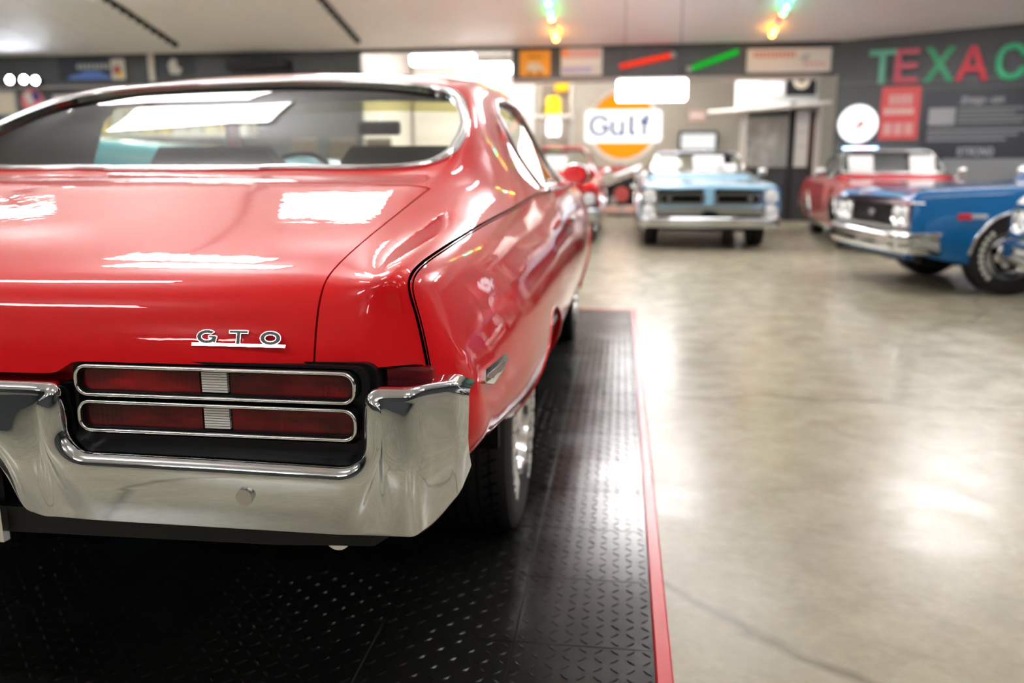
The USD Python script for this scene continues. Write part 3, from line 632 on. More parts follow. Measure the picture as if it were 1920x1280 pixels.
# body-coloured panel behind, black pan below, number plate in its recess
for m_ in (bx(-.85, .85, 1.205, 1.23, .56, .73), bx(-.315, .315, 1.16, 1.2, .60, .73)): gp('tail_panel', m_, RED, False)
gp('tail_reflector', cbx(.803, .875, 1.168, 1.19, .712, .738, .004), LENS, 30, 'dark red side reflector above the bumper end'); gp('tail_reflector', cbx(-.875, -.803, 1.168, 1.19, .712, .738, .004), LENS)
gp('rear_valance', trimesh.convex.convex_hull(np.array([(sx * x, y, z) for sx in (1, -1) for x, y, z in ((.83, 1.15, .492), (.78, 1.16, .455), (.62, 1.165, .445), (.86, 1.35, .54), (.7, 1.6, .50), (.0, 1.165, .440))])), SATIN, 30)
gp('license_plate', cbx(-.152, .152, 1.150, 1.156, .455, .607, .002), SATIN)
gp('license_frame', extr(sbox(-.170, .435, .170, .622).difference(sbox(-.148, .457, .148, .604)), 1.138, 1.152), BRIGHT, 30)
gp('license_recess', [bx(-.205, .205, 1.165, 1.18, .45, .62)], BLACK, False)
gp('exhaust_tip', cyl(.022, .16, 'y', (.70, 1.30, .437), 24), BRIGHT); gp('exhaust_tip', cyl(.022, .16, 'y', (-.70, 1.30, .437), 24), BRIGHT)
for m_ in (bx(-.60, .60, 2.7, 6.0, .27, .46), bx(-.60, .60, 1.40, 2.7, .36, .5), bx(-.78, .78, 2.75, 4.7, .30, .45)): gp('underbody', m_, PITCHB, False)
for m_ in [bx(-.88, -.60, 1.80, 1.83, .4, .72), bx(.60, .88, 1.80, 1.83, .4, .72), bx(.60, .88, 2.74, 2.76, .25, .75), bx(-.88, -.60, 2.74, 2.76, .25, .75),
      bx(.60, .88, 1.82, 2.75, .745, .765), bx(-.88, -.60, 1.82, 2.75, .745, .765), bx(.55, .60, 1.8, 2.76, .3, .76), bx(-.60, -.55, 1.8, 2.76, .3, .76)]: gp('wheel_well', m_, PITCHB, False)
for sg in (1, -1):
    gp('rocker_moulding', cbx(*sorted((sg * .835, sg * .872)), 2.74, 4.72, .335, .372, .01), BRIGHT)
    th = np.linspace(.05, math.pi - .05, 40)
    for yc, zc, ry, rz in ((2.31, .33, .378, .318), (5.15, .34, .383, .363)):
        pts = np.stack([np.full(40, .95), yc + ry * np.cos(th), zc + rz * np.sin(th)], 1); q = S.inv(pts, (.15, 1, 1)); p, n = S(q, True)
        p[:, 0] *= sg; gp('wheel_opening_trim', tube(p, .0035, 8), RED, 60)
# letters on the lid: block capitals on a thin chrome bar
def gto_letters():
    def O(cx): return affinity.scale(Point(cx, .5).buffer(.5, quad_segs=16), 1.20, 1).difference(affinity.scale(Point(cx, .5).buffer(.5, quad_segs=16), .68, .50))
    g = O(.62).difference(Polygon([(.62, .52), (1.6, .52), (1.6, .80), (1.05, .86)])).union(sbox(.72, .40, 1.16, .57)).union(sbox(1.0, .06, 1.16, .5))
    t = sbox(1.95, .80, 3.05, 1.0).union(sbox(2.39, 0, 2.61, .9))
    o = O(4.40)
    return [g, t, o]
em = sub(G, 'nameplate', 'chrome and black letters reading GTO on the trunk lid')
nh, nx0, nz0 = .0205, .5215, .7705
pN, nN = S(S.inv([(.58, 1.145, nz0 + .01)]), True); tilt = math.atan2(nN[0][2], -nN[0][1]); ybase = pN[0][1]
def on_lid(poly, d0, d1):
    m = extr(poly, -d1, -d0); v = m.vertices.copy(); z = v[:, 2] - (nz0 + .010); y = v[:, 1].copy()
    v[:, 1] = ybase + z * math.sin(tilt) + y * math.cos(tilt); v[:, 2] = nz0 + .010 + z * math.cos(tilt) - y * math.sin(tilt)
    return trimesh.Trimesh(v, m.faces, process=False)
for g, w_ in zip(gto_letters(), 'GTO'):
    pl = affinity.translate(affinity.scale(g, nh * 1.27, nh, origin=(0, 0)), nx0 + .003, nz0)
    part(em, 'letter', sh(on_lid(pl.buffer(.0008), 0, .004)), BRIGHT, 30)
    part(em, 'letter_fill', sh(on_lid(pl.buffer(-.0006), .0035, .0046)), DARKPAINT, 30)
part(em, 'bar', sh(on_lid(sbox(nx0 - .004, nz0 - .0035, nx0 + nh * 1.27 * 5.05 + .010, nz0 + .0012), 0, .004)), BRIGHT, 30)
# arrowhead side marker
for sg in (1, -1):
    mk = Polygon([(1.305, .686), (1.328, .697), (1.472, .692), (1.482, .686), (1.436, .677), (1.355, .671)])
    q = S.inv([(.93, 1.33, .71)]); xs = S(q)[0][0]
    f = lambda m: trimesh.Trimesh(m.vertices * [sg, 1, 1], m.faces if sg > 0 else m.faces[:, ::-1], process=False)
    nn = S(q, True)[1][0]
    def lay(poly, d0, d1):
        m = extr(poly, d0, d1, 'yz'); v = m.vertices; p, n = S(S.inv(np.stack([np.full(len(v), .935), v[:, 1], v[:, 2]], 1), (.6, 1, 1)), True)
        return f(trimesh.Trimesh(p + n * v[:, :1], m.faces, process=False))
    gp('side_marker', lay(mk.buffer(.003), 0, .007), BRIGHT, 30, 'chrome arrowhead marker lamp on the rear flank')
    gp('side_marker_lens', lay(mk.buffer(-.0062), .006, .0085), plain('smoke_lens_%d' % (sg + 1), (.25, .16, .17), .15), 30)
# door mirror
MX = .93
for sg in (1, -1):
    mr = sub(G, 'door_mirror')
    def turn(m): m.apply_transform(trimesh.transformations.rotation_matrix(math.radians(-38 * sg), [0, 0, 1])); m.apply_translation([sg * MX, 4.22, 1.012]); return sh(m)
    m = trimesh.creation.icosphere(3, 1.0); m.vertices = m.vertices * [.085, .085, .052]; m.vertices[:, 1] = np.where(m.vertices[:, 1] < -.02, -.02, m.vertices[:, 1]); part(mr, 'shell', turn(m), RED, 40)
    m = cyl(1, .008, 'y', (0, 0, 0), 32); m.vertices *= [.076, 1, .045]; m.apply_translation([0, -.024, 0]); part(mr, 'mirror_glass', turn(m), BRIGHT, 30)
    m = tube(np.stack([.083 * np.cos(np.linspace(0, 2 * math.pi, 28, endpoint=False)), np.full(28, -.02), .050 * np.sin(np.linspace(0, 2 * math.pi, 28, endpoint=False))], 1), .006, 6, True); part(mr, 'mirror_rim', turn(m), BRIGHT, 60)
    part(mr, 'stalk', sh(tube([(sg * .89, 4.25, .955), (sg * .91, 4.24, .97), (sg * MX, 4.23, .99)], .014)), BRIGHT, 60)
    gp('door_handle', cbx(*sorted((sg * .945, sg * .972)), 3.10, 3.28, .835, .862, .008), BRIGHT)
    gp('belt_moulding', tube(np.stack([np.full(14, sg * .893), np.linspace(2.95, 4.3, 14), np.full(14, .962)], 1), .006), BRIGHT, 60)
# cabin
gp('cabin_floor', bx(-.80, .80, 2.7, 4.7, .36, .40), VINYL, False); gp('parcel_shelf', bx(-.64, .64, 2.10, 2.6, .955, .985), VINYL, False)
pt = sbox(gu[3] - .2, gv[8] + .2, gu[5], VD0 + .3).difference(side_uv.buffer(.08)).difference(glass_uv.buffer(.1))
gp('pillar_trim', S.trim(pt, off=-.03, skirt=0, flip=True, du=.2, dv=.2), VINYL); gp('pillar_trim', S.trim(mirror(pt), off=-.03, skirt=0, flip=True, du=.2, dv=.2), VINYL)
gp('headliner', S.trim(sbox(-gu[3] + .1, gv[11] + .3, gu[3] - .1, gv[15]), off=-.03, skirt=0, du=.25, dv=.25, flip=True), HEADLINER)
for sg in (1, -1):
    st = sub(G, 'front_seat')
    xs0 = sg * .37
    part(st, 'cushion', sh(cbx(xs0 - .26, xs0 + .26, 3.25, 3.80, .42, .60, .05)), VINYL)
    b = trimesh.convex.convex_hull(np.array([(xs0 + sx * w_, y, z) for sx in (1, -1) for w_, y, z in ((.26, 3.30, .55), (.26, 3.16, .58), (.245, 3.10, 1.06), (.245, 3.00, 1.06), (.20, 3.07, 1.115), (.20, 2.99, 1.115))]))
    part(st, 'backrest', sh(b), VINYL)
gp('rear_seat', [cbx(-.66, .66, 2.45, 2.95, .42, .62, .05), trimesh.convex.convex_hull(np.array([(sx * .64, y, z) for sx in (1, -1) for y, z in ((2.52, .55), (2.35, .55), (2.40, .99), (2.28, .99))]))], VINYL)
gp('dashboard', trimesh.convex.convex_hull(np.array([(sx * .80, y, z) for sx in (1, -1) for y, z in ((4.02, .70), (4.0, .92), (4.08, .985), (4.3, .985), (4.3, .6))])), SATIN)
sw = sub(G, 'steering_wheel')
thx = np.linspace(0, 2 * math.pi, 48, endpoint=False)
ringw = np.stack([-.36 + .19 * np.cos(thx), 3.80 + .07 * np.sin(thx), .945 + .165 * np.sin(thx)], 1)
part(sw, 'rim', sh(tube(ringw, .013, 10, True)), SATIN, 60)
part(sw, 'spokes', sh([tube([(-.55, 3.80, .945), (-.36, 3.85, .93), (-.17, 3.80, .945)], .010), tube([(-.36, 3.85, .93), (-.36, 4.05, .86)], .022)]), STEEL, 60)
mi = sub(G, 'rear_view_mirror')
part(mi, 'mirror_body', sh(cbx(-.105, .105, 3.93, 3.955, 1.195, 1.26, .015)), SATIN); part(mi, 'stem', sh(tube([(0, 3.95, 1.24), (0, 3.98, 1.285)], .008)), BRIGHT, 60)
# wheels
for yc, nm in ((2.32, 'rear'), (5.15, 'front')):
    for sg in (1, -1):
        PHASE_L = 92.0
        wheel(G, (sg * .762, yc - GOLD_Y, .335), sg, rim_r=.172, letters='MASTERCRAFT' if sg > 0 else None)
# ------------------------------------------------------------------ the other cars on show (nose towards local -y)
def boxy_rows(h=0.0, chop=None):
    L = []
    def r(ys, zs, xs):
        L.append([[x, y, z] for x, y, z in zip(xs, ys, zs)])
    X0 = (0, .33, .56, .66, .76, .85, .89, .925, .918, .875)
    def s(y, z0, zc, zf, z6=.80, z9=.26, x=None, dy=0):
        xs = list(x or X0)
        r([y - dy * .6, y - dy * .6, y - dy * .4, y - dy * .3, y - dy * .15, y, y, y, y, y], (z0, z0 - .002, z0 - .006, zc, (zc + zf) / 2 if zc - zf < .12 else zf + .35 * (zc - zf), zf, z6, .62, .45, z9), xs)
    s(-2.50, .775, .775, .785, .74, .40, (0, .33, .56, .66, .76, .86, .895, .915, .905, .86))
    s(-2.47, .835, .835, .845, .76, .38, (0, .33, .56, .66, .76, .86, .90, .925, .915, .87))
    s(-2.30, .875, .872, .872, .78, .32)
    s(-1.80, .912, .908, .895)
    s(-1.20, .945, .940, .915)
    s(-.92, .965, .960, .925)
    s(-.80, 1.01, 1.00, .93, x=(0, .36, .60, .70, .79, .86, .905, .928, .92, .88))
    s(-.52, 1.20, 1.155, .94, x=(0, .35, .57, .675, .775, .868, .91, .93, .92, .88))
    s(-.22, 1.345, 1.285, .945, x=(0, .33, .53, .635, .755, .87, .91, .93, .92, .88))
    s(.10, 1.385, 1.315, .945, x=(0, .33, .53, .64, .755, .87, .91, .93, .92, .88))
    s(.70, 1.385, 1.31, .95, x=(0, .33, .53, .64, .755, .87, .91, .93, .92, .88))
    s(1.02, 1.34, 1.26, .95, x=(0, .33, .54, .65, .765, .87, .91, .93, .92, .88))
    s(1.25, 1.19, 1.15, .95, x=(0, .33, .54, .66, .775, .87, .91, .93, .92, .88))
    s(1.50, 1.02, 1.00, .95, x=(0, .34, .56, .68, .785, .87, .91, .93, .92, .88))
    s(1.75, .968, .965, .945, .82)
    s(2.20, .945, .942, .935, .82, .30)
    s(2.52, .90, .898, .895, .78, .36)
    s(2.60, .80, .80, .79, .74, .40, (0, .33, .56, .65, .74, .83, .87, .90, .89, .85))
    s(2.61, .60, .60, .60, .58, .44, (0, .33, .56, .65, .74, .83, .87, .90, .89, .85))
    if h: L = [[[x, y, z + h * max(0, (z - .7))] for x, y, z in q] for q in L]
    if chop: L = [[[x, y, z if z < 1.27 else 1.27 + (z - 1.27) * chop] for x, y, z in q] for q in L]
    return L
def classic_car(name, label, loc, rotz, body, top, front, cards=(), rim='rally', letters=False, h=0.0, badge=None, hood_up=False, detail=1.0, chop=None):
    T = thing(name, label, 'car', loc, rotz)
    S = Surf(boxy_rows(h, chop)); gu, gv = S.gu, S.gv; k = 1.0 + .6 * (1 - detail)
    def P(n, poly, m, **kw):
        kw = {'du': .2 * k, 'dv': .16 * k, **kw}; return part(T, n, S.trim(poly, **kw), m)
    U = float(S.C - 1); sh_u = gu[5] - .2
    ws = [(.2, -.80, 1.01), (.56, -.80, 1.01), (.68, -.74, 1.03), (.66, -.50, 1.17), (.61, -.27, 1.28), (.50, -.25, 1.315), (.2, -.25, 1.335)]
    bw = [(.2, 1.50, 1.02), (.5, 1.48, 1.03), (.60, 1.40, 1.08), (.58, 1.16, 1.24), (.52, 1.08, 1.29), (.2, 1.06, 1.315)]
    sd = [(.86, -.55, .965), (.865, .4, .97), (.865, 1.05, .975), (.80, 1.08, 1.07), (.70, .95, 1.22), (.655, .7, 1.285), (.655, 0, 1.29), (.66, -.20, 1.26), (.72, -.40, 1.12)]
    def fix(p):
        p = [(x, y, z + h * max(0, z - .7)) for x, y, z in p]
        return [(x, y, z if not chop or z < 1.27 else 1.27 + (z - 1.27) * chop) for x, y, z in p]
    wu = Polygon(inv_xy(S, ring_of(fix(ws), 30))).buffer(0); bu = Polygon(inv_xy(S, ring_of(fix(bw), 30))).buffer(0); su = Polygon(inv_xy(S, fix(sd))).buffer(-.1).buffer(.1)
    ar = [arch(S, y, .345, .375, .36) for y in (-1.62, 1.30)]
    holes = shapely.union_all([wu, bu, su, mirror(su)])
    vc, vt = gv[6] - .2, gv[14]
    V1, V2 = S.inv([(.93, -.85, .62)])[0][1], S.inv([(.93, .42, .62)])[0][1]
    if not hood_up: P('hood', sbox(-gu[3] - .2, .25, gu[3] + .2, vc), body)
    P('trunk_lid', sbox(-gu[3] - .2, vt, gu[3] + .2, gv[16] + .4), body)
    P('roof', sbox(-sh_u, vc + .03, sh_u, vt - .03).difference(holes), top)
    for mm in (lambda q: q, mirror):
        f = Polygon([(gu[3] + .24, .05), (U, .05), (U, V1 - .02), (sh_u + .02, V1 - .02), (sh_u + .02, vc), (gu[3] + .24, vc)]).difference(ar[0]); P('front_fender', mm(f), body)
        P('door', mm(sbox(sh_u, V1 + .02, U, V2 - .02).difference(su)), body)
        q = Polygon([(sh_u, V2 + .02), (U, V2 + .02), (U, gv[-1]), (gu[3] + .24, gv[-1]), (gu[3] + .24, vt), (sh_u, vt)]).difference(shapely.union_all([ar[1], su])); P('quarter_panel', mm(q), body)
        P('side_window', mm(su), CLEARG, off=-.012, skirt=0)
    P('tail_panel', sbox(-gu[3] - .2, gv[16] + .42, gu[3] + .2, gv[-1]), body)
    P('windshield', wu, CLEARG, off=-.012, skirt=0); P('rear_window', bu, CLEARG, off=-.012, skirt=0)
    for nm, uvp in (('windshield_trim', wu), ('rear_window_trim', bu)):
        part(T, nm, tube(S(np.array(uvp.exterior.segmentize(.2).coords)[:-1], True)[0] + S(np.array(uvp.exterior.segmentize(.2).coords)[:-1], True)[1] * .004, .016, 6, True), BRIGHT, 60)
    for sg in (1, -1):
        rp = S(np.array(su.exterior.segmentize(.3).coords)[:-1]); rp[:, 0] *= sg; part(T, 'window_trim', tube(rp, .009, 6, True), BRIGHT, 60)
        part(T, 'rocker_moulding', cbx(*sorted((sg * .88, sg * .915)), -1.2, .9, .23, .30, .01), BRIGHT)
        for yc in (-1.62, 1.30):
            th = np.linspace(.02, math.pi - .02, 30); p, n = S(S.inv(np.stack([np.full(30, .93), yc + .38 * np.cos(th), .345 + .365 * np.sin(th)], 1), (.15, 1, 1)), True); p = p + n * .004; p[:, 0] *= sg
            part(T, 'wheel_opening_trim', tube(p, .016, 6), BRIGHT, 60)
            wheel(T, (sg * .735, yc, .335), sg, .335, .21, .195, None, 'deep' if rim == 'deep' else 'rally')
            if letters:
                arcs = []
                for a0 in (-90, 90):
                    for i in range(9):
                        a = math.radians(a0 + (i - 4) * 11.5); r0, r1 = .235, .272
                        q = [(math.sin(a + d) * r, math.cos(a + d) * r) for d, r in ((-.07, r0), (.07, r0), (.06, r1), (-.06, r1))]
                        m = extr(Polygon(q), 0, .004, 'yz'); m.vertices[:, 0] = sg * (.735 + .107) + m.vertices[:, 0] * sg; m.apply_translation([0, yc, .335]); arcs.append(m)
                part(T, 'lettering', arcs, WHITELET, False, 'worn white lettering on the tyre wall', 'stuff')
        mr = sub(T, 'door_mirror'); e = trimesh.creation.icosphere(2, 1.0); e.vertices = e.vertices * [.075, .05, .055]; e.apply_translation([sg * .97, -.62, 1.04])
        part(mr, 'mirror_shell', e, BRIGHT, 60); part(mr, 'stalk', tube([(sg * .875, -.60, .95), (sg * .95, -.61, 1.01)], .012), BRIGHT, 60)
    part(T, 'underbody', [bx(-.70, .70, -2.3, 2.4, .24, .50)], PITCHB, False)
    part(T, 'cabin_floor', bx(-.78, .78, -.7, 1.4, .42, .46), VINYL, False)
    part(T, 'dashboard', trimesh.convex.convex_hull(np.array([(sx * .78, y, z) for sx in (1, -1) for y, z in ((-.40, .70), (-.42, .93), (-.52, .985), (-.82, .985), (-.8, .6))])), SATIN)
    part(T, 'front_bench', trimesh.convex.convex_hull(np.array([(sx * .66, y, z) for sx in (1, -1) for y, z in ((.02, .5), (.25, .5), (.16, 1.05), (.28, 1.05), (.30, .9))])), VINYL)
    part(T, 'rear_bench', trimesh.convex.convex_hull(np.array([(sx * .62, y, z) for sx in (1, -1) for y, z in ((.95, .5), (1.2, .5), (1.15, .98), (1.28, .98))])), VINYL)
    th = np.linspace(0, 2 * math.pi, 32, endpoint=False)
    part(T, 'steering_wheel', tube(np.stack([.36 + .19 * np.cos(th), -.26 - .05 * np.sin(th), .96 + .17 * np.sin(th)], 1), .012, 8, True), SATIN, 60)
    # nose
    part(T, 'radiator_support', bx(-.80, .80, -2.44, -2.40, .36, .80), PITCHB, False)
    ydn = -2.50
    if front == 'split':
        for sg in (1, -1):
            op = rrect(*sorted((sg * .075, sg * .665)), .595, .760, .05)
            op = op.union(sbox(*sorted((sg * .40, sg * .665)) [:1], .595, sorted((sg * .40, sg * .665))[1], .760))
            part(T, 'grille_surround', extr(op.difference(op.buffer(-.030)), ydn - .03, ydn + .08), BRIGHT, 40)
            part(T, 'grille_mesh', [bx(*sorted((sg * .10, sg * .64)), ydn + .03, ydn + .04, z, z + .006) for z in np.arange(.625, .735, .018)], SATIN, False, kind='stuff')
            part(T, 'grille_lamp', cyl(.036, .03, 'y', (sg * .53, ydn + .005, .678), 24), BRIGHT)
            pod = rrect(*sorted((sg * .685, sg * .905)), .395, .835, .06)
            part(T, 'headlight_pod', extr(pod, ydn - .035, ydn + .14), BRIGHT, 40)
            for z in (.722, .512):
                hl = sub(T, 'headlight'); c = (sg * .795, ydn - .035, z)
                part(hl, 'rim', lathe([[.075, 0], [.092, -.014], [.098, 0], [.092, .012], [.075, .012]], 'y', c), BRIGHT, 50)
                part(hl, 'lens', lathe([[0, -.022], [.05, -.014], [.078, .002], [.078, .01], [0, .01]], 'y', c), plain(numbered_look('headlight_lens'), (.75, .77, .78), .1, .2), 50)
        part(T, 'nose_prow', trimesh.convex.convex_hull(np.array([(sx * x, y, z) for sx in (1, -1) for x, y, z in ((.075, ydn + .06, .80), (.075, ydn + .06, .55), (.045, ydn - .075, .77), (.045, ydn - .075, .55))])), body)
        part(T, 'lower_panel', cbx(-.70, .70, ydn - .01, ydn + .05, .52, .60, .01), body)
        z0, z1 = .30, .44
        part(T, 'bumper_bar', extr(Polygon([(-.72, .475), (-.14, .475), (0, .545), (.14, .475), (.72, .475), (.72, .565), (.12, .575), (0, .60), (-.12, .575), (-.72, .565)]), ydn - .085, ydn + .02), CHROME, 30)
    else:
        part(T, 'grille_shell', extr(rrect(-.90, .90, .535, .795, .03).difference(rrect(-.865, .865, .575, .755, .02)), ydn - .02, ydn + .10), BRIGHT, 40)
        part(T, 'grille_bars', [bx(-.52, .52, ydn + .03, ydn + .04, z, z + .008) for z in np.arange(.585, .75, .020)], SATIN, False, kind='stuff')
        part(T, 'grille_emblem', cbx(-.05, .05, ydn + .0, ydn + .03, .64, .69, .01), STEEL)
        for sg in (1, -1):
            part(T, 'headlight_bezel', extr(rrect(*sorted((sg * .50, sg * .865)), .565, .765, .03), ydn + .015, ydn + .09), BRIGHT, 40)
            for xx in (.59, .775):
                hl = sub(T, 'headlight'); c = (sg * xx, ydn + .005, .665)
                part(hl, 'rim', lathe([[.070, 0], [.082, -.012], [.088, 0], [.082, .012], [.070, .012]], 'y', c), BRIGHT, 50)
                part(hl, 'lens', lathe([[0, -.022], [.05, -.014], [.074, .002], [.074, .01], [0, .01]], 'y', c), plain(numbered_look('headlight_lens'), (.75, .77, .78), .1, .2), 50)
            part(T, 'parking_lamp', cbx(*sorted((sg * .34, sg * .50)), ydn - .10, ydn - .02, .445, .485, .008), AMBER if sg > 0 else BRIGHT)
        z0, z1 = .35, .53
    xs = np.array([0, .3, .6, .78, .86, .91, .93, .935]); yb = ydn - np.array([.115, .112, .10, .085, .06, .01, .08 - .12, -.24])
    rb = []
    for dy, f in ((.05, 1.0), (.018, 1.0), (.0, .95), (-.012, .75), (-.004, .5), (-.006, .3), (.012, .06), (.03, 0), (.06, .02)):
        rb.append(np.stack([xs, yb + dy, z0 + (z1 - z0) * f * np.ones(8)], 1))
    B = Surf(rb, pia=1); part(T, 'front_bumper', B.trim(sbox(-7, 0, 7, 8), du=.2, dv=.2, skirt=0), CHROME)
    part(T, 'rear_bumper', cbx(-.92, .92, 2.60, 2.70, .42, .58, .03), CHROME)
    part(T, 'front_valance', cbx(-.80, .80, ydn + .02, ydn + .10, .30, .54, .01), body if front != 'split' else PITCHB)
    for (x, w_, hh, tl) in cards:
        q = bx(-w_ / 2, w_ / 2, -.003, .003, 0, hh); q.apply_transform(trimesh.transformations.rotation_matrix(math.radians(-38), [1, 0, 0])); q.apply_translation([x, -.72, 1.0])
        part(T, 'price_card', q, WHITE, False, 'white information card behind the windshield')
    if badge:
        part(T, 'fender_badge', [cbx(*sorted((sg * .930, sg * .940)), -2.14, -2.03, .640, .69, .004) for sg in (1, -1)], MATRED); part(T, 'fender_badge_bar', [cbx(*sorted((sg * .930, sg * .940)), -2.03, -1.90, .65, .685, .004) for sg in (1, -1)], STEEL)
    return T, S
_lk = {}
def numbered_look(n):
    _lk[n] = _lk.get(n, 0) + 1; return f'{n}_{_lk[n]}'
BLACKTOP = plain('black_roof_vinyl', (.02, .02, .021), .5)
classic_car('pale_blue_coupe', 'pale blue vintage coupe with split grille and stacked headlights, under the round orange sign', (1.17, 14.02, 0), 0, SKYBLUE, BLACKTOP, 'split', [(-.50, .36, .34, 0), (.15, .46, .36, 0), (.42, .3, .2, 0)])
classic_car('bright_blue_coupe', 'bright blue vintage coupe with quad headlights, nose pointing left at the right edge', (4.80, 8.44, 0), -85, BLUE, BLUE, 'quad', [], 'deep', True, badge=True)
classic_car('red_hardtop', 'red vintage hardtop with two white cards in its windshield, parked behind the bright blue coupe', (3.98, 13.72, 0), -5.3, DARKRED, BLACKTOP, 'quad', [(-.42, .34, .34, 0), (.42, .34, .34, 0)], 'deep')
classic_car('red_sedan', 'red vintage car half hidden behind the door mirror of the nearest red coupe', (-1.22, 14.4, 0), 0, RED, RED, 'quad', [(.15, .36, .36, 0)], h=.12)
classic_car('turquoise_roadster', 'turquoise vintage car seen through the left of the rear window', (-5.02, 7.0, 0), 90, TURQ, BLACKTOP, 'quad', [], h=1.4, chop=.05)
classic_car('white_coupe', 'white vintage car whose chrome bumper end shows at the right picture edge', (5.47, 5.95, 0), -90, WHITE, WHITE, 'quad', [], detail=.5)
#@@SIGNS
# ------------------------------------------------------------------ floor mat of snap-together tread tiles
TS, MX0, MX1, MY0, NR, NC = .305, -3.26, .095, 1.345, 16, 11
def tread_tile():
    ms = [cbx(.0006, TS - .0006, .0006, TS - .0006, 0, .010, .0012)]
    n = 9; st = TS / n; V, F = [], []
    for i in range(n):
        for j in range(n):
            cx, cy = (i + .5) * st, (j + .5) * st; a = math.radians(45 if (i + j) % 2 else -45)
            d, e = np.array([math.cos(a), math.sin(a)]), np.array([-math.sin(a), math.cos(a)]); L, W = .0145, .0036
            b = len(V); 
            for q, z in ((d * L, .0098), (e * W, .0098), (-d * L, .0098), (-e * W, .0098), (d * L * .55, .0118), (-d * L * .55, .0118)): V.append([cx + q[0], cy + q[1], z])
            F += [[b, b + 1, b + 4], [b + 1, b + 5, b + 4], [b + 1, b + 2, b + 5], [b + 2, b + 3, b + 5], [b + 3, b + 4, b + 5], [b + 3, b, b + 4]]
    return trimesh.util.concatenate(ms + [trimesh.Trimesh(V, F, process=False)])
tm = thing('floor_mat', 'black diamond-tread floor mat with a red edge strip under the nearest red coupe', 'floor mat', (0, 0, 0))
first = None
for i in range(NR):
    for j in range(NC):
        x, y = MX1 - (j + 1) * TS, MY0 + i * TS
        if first is None:
            first = part(tm, 'tile', tread_tile(), MAT, False); UsdGeom.Mesh.Get(stage, first).AddTranslateOp().Set(Gf.Vec3d(x, y, 0)); continue
        g = UsdGeom.Mesh.Define(stage, numbered(tm + '/tile')); g.GetPrim().GetReferences().AddInternalReference(first)
        g.GetPrim().CreateAttribute('xformOp:translate', Sdf.ValueTypeNames.Double3).Set(Gf.Vec3d(x, y, 0))
def strip(x0, x1, y0, y1): return cbx(x0, x1, y0, y1, 0, .011, .004)
part(tm, 'edge_strip', [strip(MX1, MX1 + .036, MY0 - .036, MY0 + NR * TS + .036)], MATRED, 30)
part(tm, 'edge_strip', [strip(MX1 - NC * TS, MX1, MY0 - .036, MY0 - .0005)], MATRED, 30)
part(tm, 'edge_strip', [strip(MX1 - NC * TS, MX1, MY0 + NR * TS + .0005, MY0 + NR * TS + .036)], MATRED, 30)

# ------------------------------------------------------------------ signs on the bulkhead over the bay
def board(name, label, x0, x1, z0, z1, y, mat, cat='sign', t=.03, group=None, r=.012):
    T = thing(name, label, cat, ((x0 + x1) / 2, y, z0), group=group)
    w = (x1 - x0) / 2
    part(T, 'panel', extr(rrect(-w, w, 0, z1 - z0, r), -t, 0), mat, 30); return T, w, z1 - z0
WY = HY - .005
ORANGE = plain('orange_sign', (.85, .36, .015), .45); YELLOW = plain('yellow_plastic', (.95, .62, .0), .35); REDP = plain('red_print', (.70, .035, .05), .5)
NAVY = plain('navy_print', (.03, .05, .20), .5); BLUEP = plain('blue_print', (.10, .20, .60), .5); GREENP = plain('green_letter', (.02, .30, .13), .4); REDL = plain('red_letter', (.62, .025, .05), .4)
GREYP = plain('grey_print', (.45, .46, .48), .5); CREAMP = plain('cream_print', (.78, .68, .52), .5); PALE = plain('pale_sign', (.72, .68, .64), .5); BLKP = plain('black_print', (.012, .013, .018), .5)
DARKSIGN = plain('near_black_sign', (.022, .024, .034), .45); PINKP = plain('pink_print', (.75, .42, .42), .5); ORANGE2 = plain('dark_orange_print', (.55, .22, .0), .5)
T, w, h = board('orange_sign', 'small orange sign with a pale car picture, leftmost on the bulkhead', -2.17, -1.53, 2.99, 3.50, WY, ORANGE)
part(T, 'car_print', extr(Polygon([(-.17, .20), (-.12, .27), (.05, .28), (.14, .22), (.20, .13), (.20, .08), (-.17, .10)]), -.036, -.03), CREAMP, 30)
part(T, 'wheel_print', [cyl(.06, .006, 'y', (x, -.034, .06), 20) for x in (-.10,)], ORANGE2); part(T, 'wheel_print', cyl(.06, .006, 'y', (.1, -.034, .06), 20), ORANGE2)
part(T, 'caption', [bx(-.14, .16, -.035, -.03, .36, .41)], ORANGE2, False)
T, w, h = board('striped_sign', 'red, white and blue sign with an orange dot, next to the orange sign', -1.31, -.46, 2.99, 3.53, WY, PALE)
part(T, 'red_stripe', bx(-.38, .38, -.035, -.03, .36, .50), PINKP, False); part(T, 'blue_stripe', bx(-.40, .20, -.035, -.03, .06, .16), plain('lavender_print', (.45, .45, .68), .5), False)
part(T, 'letter_row', [bx(-.38 + i * .13, -.38 + i * .13 + .09, -.035, -.03, .21, .31) for i in range(6)], WHITE, False, kind='stuff')
part(T, 'orange_dot', cyl(.075, .012, 'y', (-.35, -.036, .455), 24), plain('orange_dot', (.9, .3, .1), .4))
NEONR = glow('red_tube_light', (1.0, .05, .02), .36); NEONG = glow('green_tube_light', (.01, .5, .03), .32)
